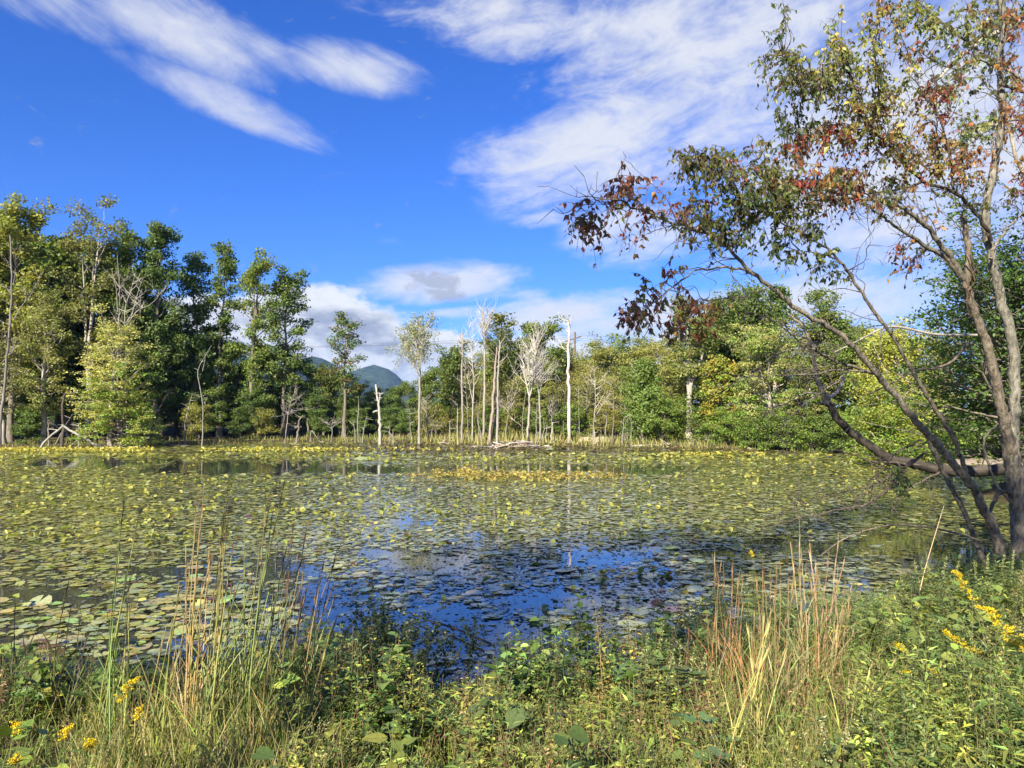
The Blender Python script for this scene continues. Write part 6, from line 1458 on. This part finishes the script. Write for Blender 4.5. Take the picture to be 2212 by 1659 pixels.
goldenrod('goldenrod tip at the bottom left corner', [(32, 1655), (38, 1645), (42, 1635)], 3.9, 6)

# single broad-leaved plants with their leaves as parts
def leafy(name, label, x, top, D, n, key, s, pal, spread=.2, el=.15, hbase=.25, stemcol=(.13, .15, .05), cat='plant', nstem=2):
    c0 = pix(x, top, D); g = g1(c0.x, D); o = Vector((c0.x, D, g)); t = thing(name, label, cat, o)
    H = max(.12, c0.z - g)
    for q in range(nstem):
        tp = np.array([c0.x + frg.normal(0, spread * .5), D + frg.normal(0, spread * .5), g + H * (1 if q == 0 else frg.uniform(.65, .95))])
        S = spline([np.array([c0.x + frg.normal(0, .04), D, g - .02]), (np.array(o) + tp) / 2 + frg.normal(0, .03, 3), tp], 12)
        b = MB(); tube(b, S, np.linspace(.006, .002, 12), stemcol, 5); b.obj('stem', M_GRASS, t, o)
        for k in range(n // nstem):
            u = hbase + (1 - hbase) * (k + frg.random()) / (n // nstem); P = S[min(11, int(u * 11.5))]; a = k * 2.4 + q + frg.normal(0, .3); e = frg.normal(el, .25)
            d = np.array([math.cos(a) * math.cos(e), math.sin(a) * math.cos(e), math.sin(e)])
            pl = .25 * s
            bb = MB(); tube(bb, np.array([P, P + d * pl]), .0015, stemcol, 3, cap=False); bb.obj('leaf_stalk', M_GRASS, t, o)
            leaf_obj(t, o, P + d * pl, d + np.array([0, 0, -.25]), (frg.normal(0, .3), frg.normal(0, .3), 1), s * frg.uniform(.7, 1.2), key, pal[k % len(pal)])
leafy('pokeweed', 'dark green pointed-leaf plant standing over the shaded water', 1150, 1305, 7.6, 18, 'ovate', .15, DW, .3)
leafy('pokeweed', 'second dark broad-leaved plant right of the pointed-leaf one', 1215, 1322, 7.4, 16, 'ovate', .14, DW, .3)
leafy('burdock', 'blue-green lobed leaves in front of the dark weeds', 1320, 1395, 6.0, 8, 'lobed', .17, [(.10, .16, .06), (.08, .14, .05)], .2)
leafy('heart_leaf_plant', 'large folded heart-shaped leaf low in the middle', 1062, 1470, 4.8, 4, 'heart', .16, [(.13, .20, .05), (.11, .17, .05)], .1)
leafy('heart_leaf_plant', 'paler broad leaves right of the large folded leaf', 1120, 1490, 4.6, 6, 'heart', .13, [(.12, .17, .06)], .15)
leafy('grape_vine', 'dark brown-edged vine leaves over the shaded water at the left', 160, 1395, 6.6, 14, 'lobed', .15, [(.07, .10, .025), (.13, .10, .03), (.06, .09, .03)], .6, .1, .5)
leafy('grape_vine', 'big dark vine leaves behind the paired grass stalks', 300, 1420, 6.4, 12, 'heart', .17, DW + [(.12, .10, .03)], .5, .1, .5)
leafy('grape_vine', 'dark vine leaves at the right end of the left grass stand', 690, 1400, 6.2, 14, 'heart', .15, DW + MW_, .5, .1, .4)
leafy('milkweed', 'bright translucent broad leaves at the bottom left corner', 30, 1560, 4.4, 10, 'ovate', .13, [(.22, .30, .05), (.16, .24, .05)], .25, .5)
leafy('milkweed', 'second bright broad-leaved stem near the bottom left corner', 105, 1585, 3.8, 8, 'ovate', .11, [(.22, .30, .05), (.16, .24, .05)], .2, .5)
leafy('round_leaf_plant', 'round blue-green leaves at the bottom, left of the broomsedge foot', 1570, 1500, 4.0, 14, 'round', .075, [(.10, .18, .07), (.12, .20, .08)], .2, .1)
leafy('round_leaf_plant', 'cluster of round grey-green leaves at the bottom edge', 1590, 1595, 3.4, 16, 'round', .07, [(.10, .18, .07), (.13, .20, .09)], .25, .1)
leafy('round_leaf_plant', 'second cluster of round leaves at the bottom edge further right', 1700, 1625, 3.2, 10, 'round', .06, [(.12, .2, .07)], .2, .1)
leafy('fern_leaf_plant', 'bright fern-like leaf low in front of the broomsedge', 1400, 1590, 3.6, 16, 'lance', .10, [(.19, .27, .05), (.22, .29, .06)], .1, .2)
leafy('mint_plant', 'toothed bright leaf plant low left of the middle', 690, 1540, 4.2, 10, 'ovate', .10, YW, .15)
leafy('clover_vine', 'rounded bright leaves on the sunlit mound at the right', 1985, 1310, 6.4, 20, 'round', .075, [(.15, .26, .05), (.18, .28, .06)], .5, .1, .4)
leafy('clover_vine', 'second patch of rounded leaves on the sunlit mound, nearer the goldenrods', 2060, 1325, 6.2, 18, 'round', .07, [(.13, .23, .06), (.16, .25, .06)], .4, .1, .4)
leafy('clover_vine', 'rounded vine leaves climbing before the arching branch', 1900, 1290, 6.8, 18, 'heart', .085, [(.12, .2, .05), (.15, .23, .05)], .5, .1, .4)
leafy('clover_vine', 'broad sunlit leaves above the small goldenrod spray', 2010, 1345, 5.6, 14, 'heart', .085, YW, .35, .1, .4)
leafy('willow_herb', 'tall lance-leaved plant at the bottom right corner', 2150, 1420, 3.8, 40, 'lance', .12, MW_ + YW, .15, .35, .1)
leafy('willow_herb', 'lance-leaved plant next to the corner one, nearer the goldenrods', 2075, 1490, 3.6, 36, 'lance', .11, YW, .15, .35, .1)
leafy('willow_herb', 'lance-leaved plant at the bottom right, left of the other two', 1990, 1530, 3.4, 34, 'lance', .11, YW, .15, .35, .1)
leafy('willow_herb', 'darker lance-leaved plant at the right photo edge', 2200, 1470, 3.5, 40, 'lance', .13, DW + MW_, .15, .35, .1)
# ragweed with pale spikes
def ragweed(label, spikes, D, col=(.26, .29, .12)):
    c0 = pix(*spikes[0][:2], D); o = Vector((c0.x, D, g1(c0.x, D))); t = thing('ragweed', label, 'plant', o)
    for bx, by, tx, ty in spikes:
        p0 = np.array(pix(bx, by, D)); p1 = np.array(pix(tx, ty, D + frg.normal(0, .08))); st = np.array([p0[0] * .5 + o.x * .5, D, g1(p0[0], D) - .02])
        b = MB(); S = spline([st, p0, (p0 + p1) / 2 + frg.normal(0, .008, 3), p1], 14); tube(b, S, np.linspace(.0035, .001, 14), (.15, .17, .07), 4); s_ = b.obj('stem', M_GRASS, t, o)
        hb = MB(); m = int(np.linalg.norm(p1 - p0) * 420) + 12; w = frg.random(m)[:, None]
        P = p0 + (p1 - p0) * w + frg.normal(0, .004, (m, 3)); leaves(hb, P, frg.normal(0, 1, (m, 3)) + np.array([0, 0, -.4]), frg.normal(0, 1, (m, 3)), .014, DIA, vary(frg, col, m, .2)); hb.obj('flower_spike', M_GRASS, s_, o)
        bb = MB(); m = 14; i0 = frg.integers(2, 8, m); a = frg.uniform(0, 6.28, m)
        leaves(bb, S[i0], np.c_[np.cos(a), np.sin(a), np.full(m, .3)], np.c_[np.zeros((m, 2)), np.ones(m)], frg.uniform(.05, .09, m), LOBED, vary(frg, (.13, .17, .05), m)); bb.obj('foliage', M_NEAR, s_, o, kind='stuff')
ragweed('ragweed with tall pale spikes in front of dark weeds, middle right', [(1418, 1460, 1432, 1340), (1395, 1465, 1398, 1370), (1440, 1470, 1455, 1400), (1380, 1460, 1392, 1400)], 5.5)
ragweed('ragweed with candelabra of pale spikes left of the broomsedge', [(1490, 1480, 1500, 1400), (1475, 1475, 1468, 1395), (1505, 1480, 1525, 1410), (1462, 1478, 1455, 1420), (1515, 1490, 1540, 1440)], 5.2)
ragweed('ragweed spikes on the skyline below the leaning trunk', [(2010, 1260, 2000, 1190), (2030, 1265, 2045, 1200), (1985, 1262, 1975, 1210), (2060, 1262, 2075, 1195), (1960, 1290, 1940, 1225)], 8.0)
ragweed('ragweed spikes on the skyline at the right photo edge', [(2130, 1260, 2135, 1195), (2160, 1262, 2170, 1200), (2185, 1260, 2190, 1190), (2110, 1262, 2105, 1210)], 7.5)
ragweed('arching pale seed spike low right of the bent yellow stalks', [(1850, 1570, 1905, 1560), (1830, 1620, 1850, 1540), (1870, 1620, 1875, 1560)], 3.9, (.34, .33, .16))
ragweed('pale seed spikes at the bottom right of the broomsedge foot', [(1820, 1640, 1830, 1560), (1790, 1645, 1780, 1570)], 3.6, (.34, .33, .16))
# feathery dark weed over the shaded water
def dogfennel(label, x, top, D, n):
    c0 = pix(x, top, D); o = Vector((c0.x, D, g1(c0.x, D))); t = thing('dogfennel', label, 'plant', o); bu, stm = Bunch(), MB()
    for k in range(n): weed(bu, stm, np.array([c0.x + frg.normal(0, .18), D + frg.normal(0, .12), o.z - .02]), (c0.z - o.z) * frg.uniform(.7, 1.0), 'featherd')
    stm.obj('stems', M_BARK, t, o, kind='stuff'); b = MB(); bu.flush(b, TPL); b.obj('foliage', M_NEAR, t, o, kind='stuff')
KIND['featherd'] = dict(tpl='dia', n=110, s=.032, el=.6, pal=[(.05, .075, .03), (.07, .09, .035)], branch=9, taper=0, stem=(.06, .06, .035))
dogfennel('dark feathery weed rising over the shaded water left of middle', 785, 1245, 7.0, 10)
dogfennel('second dark feathery weed just right of the first', 850, 1315, 6.8, 6)
dogfennel('thin feathery weed over the shaded water at the driftwood', 1000, 1290, 7.6, 3)

leafy('violet', 'clump of dark rounded leaves low in the middle of the bottom edge', 1240, 1560, 3.5, 14, 'heart', .09, DW + MW_, .2, .3)
leafy('violet', 'clump of broad mid green leaves at the bottom left of the middle', 900, 1560, 3.5, 14, 'ovate', .10, MW_ + YW, .2, .3)
leafy('violet', 'small broad-leaved clump at the bottom between grass and middle', 560, 1600, 3.3, 12, 'heart', .08, MW_, .2, .3)
leafy('mint_plant', 'upright toothed plant in shade under the dark weeds', 1010, 1520, 4.4, 16, 'ovate', .085, DW + MW_, .2, .1)
leafy('mint_plant', 'upright leafy plant at the foot of the ragweed candelabra', 1480, 1540, 3.9, 18, 'ovate', .08, MW_, .2, .2)
leafy('willow_herb', 'lance-leaved plant at the bottom edge under the bent yellow stalks', 1880, 1600, 3.2, 30, 'lance', .10, YW + MW_, .15, .35, .1)
leafy('pokeweed', 'broad dark leaves over the left waterline behind grass stalks', 560, 1400, 6.8, 14, 'ovate', .14, DW, .4)
leafy('pokeweed', 'dark broad-leaved plant at the right end of the dark weeds', 1440, 1330, 7.2, 16, 'ovate', .12, DW, .3)
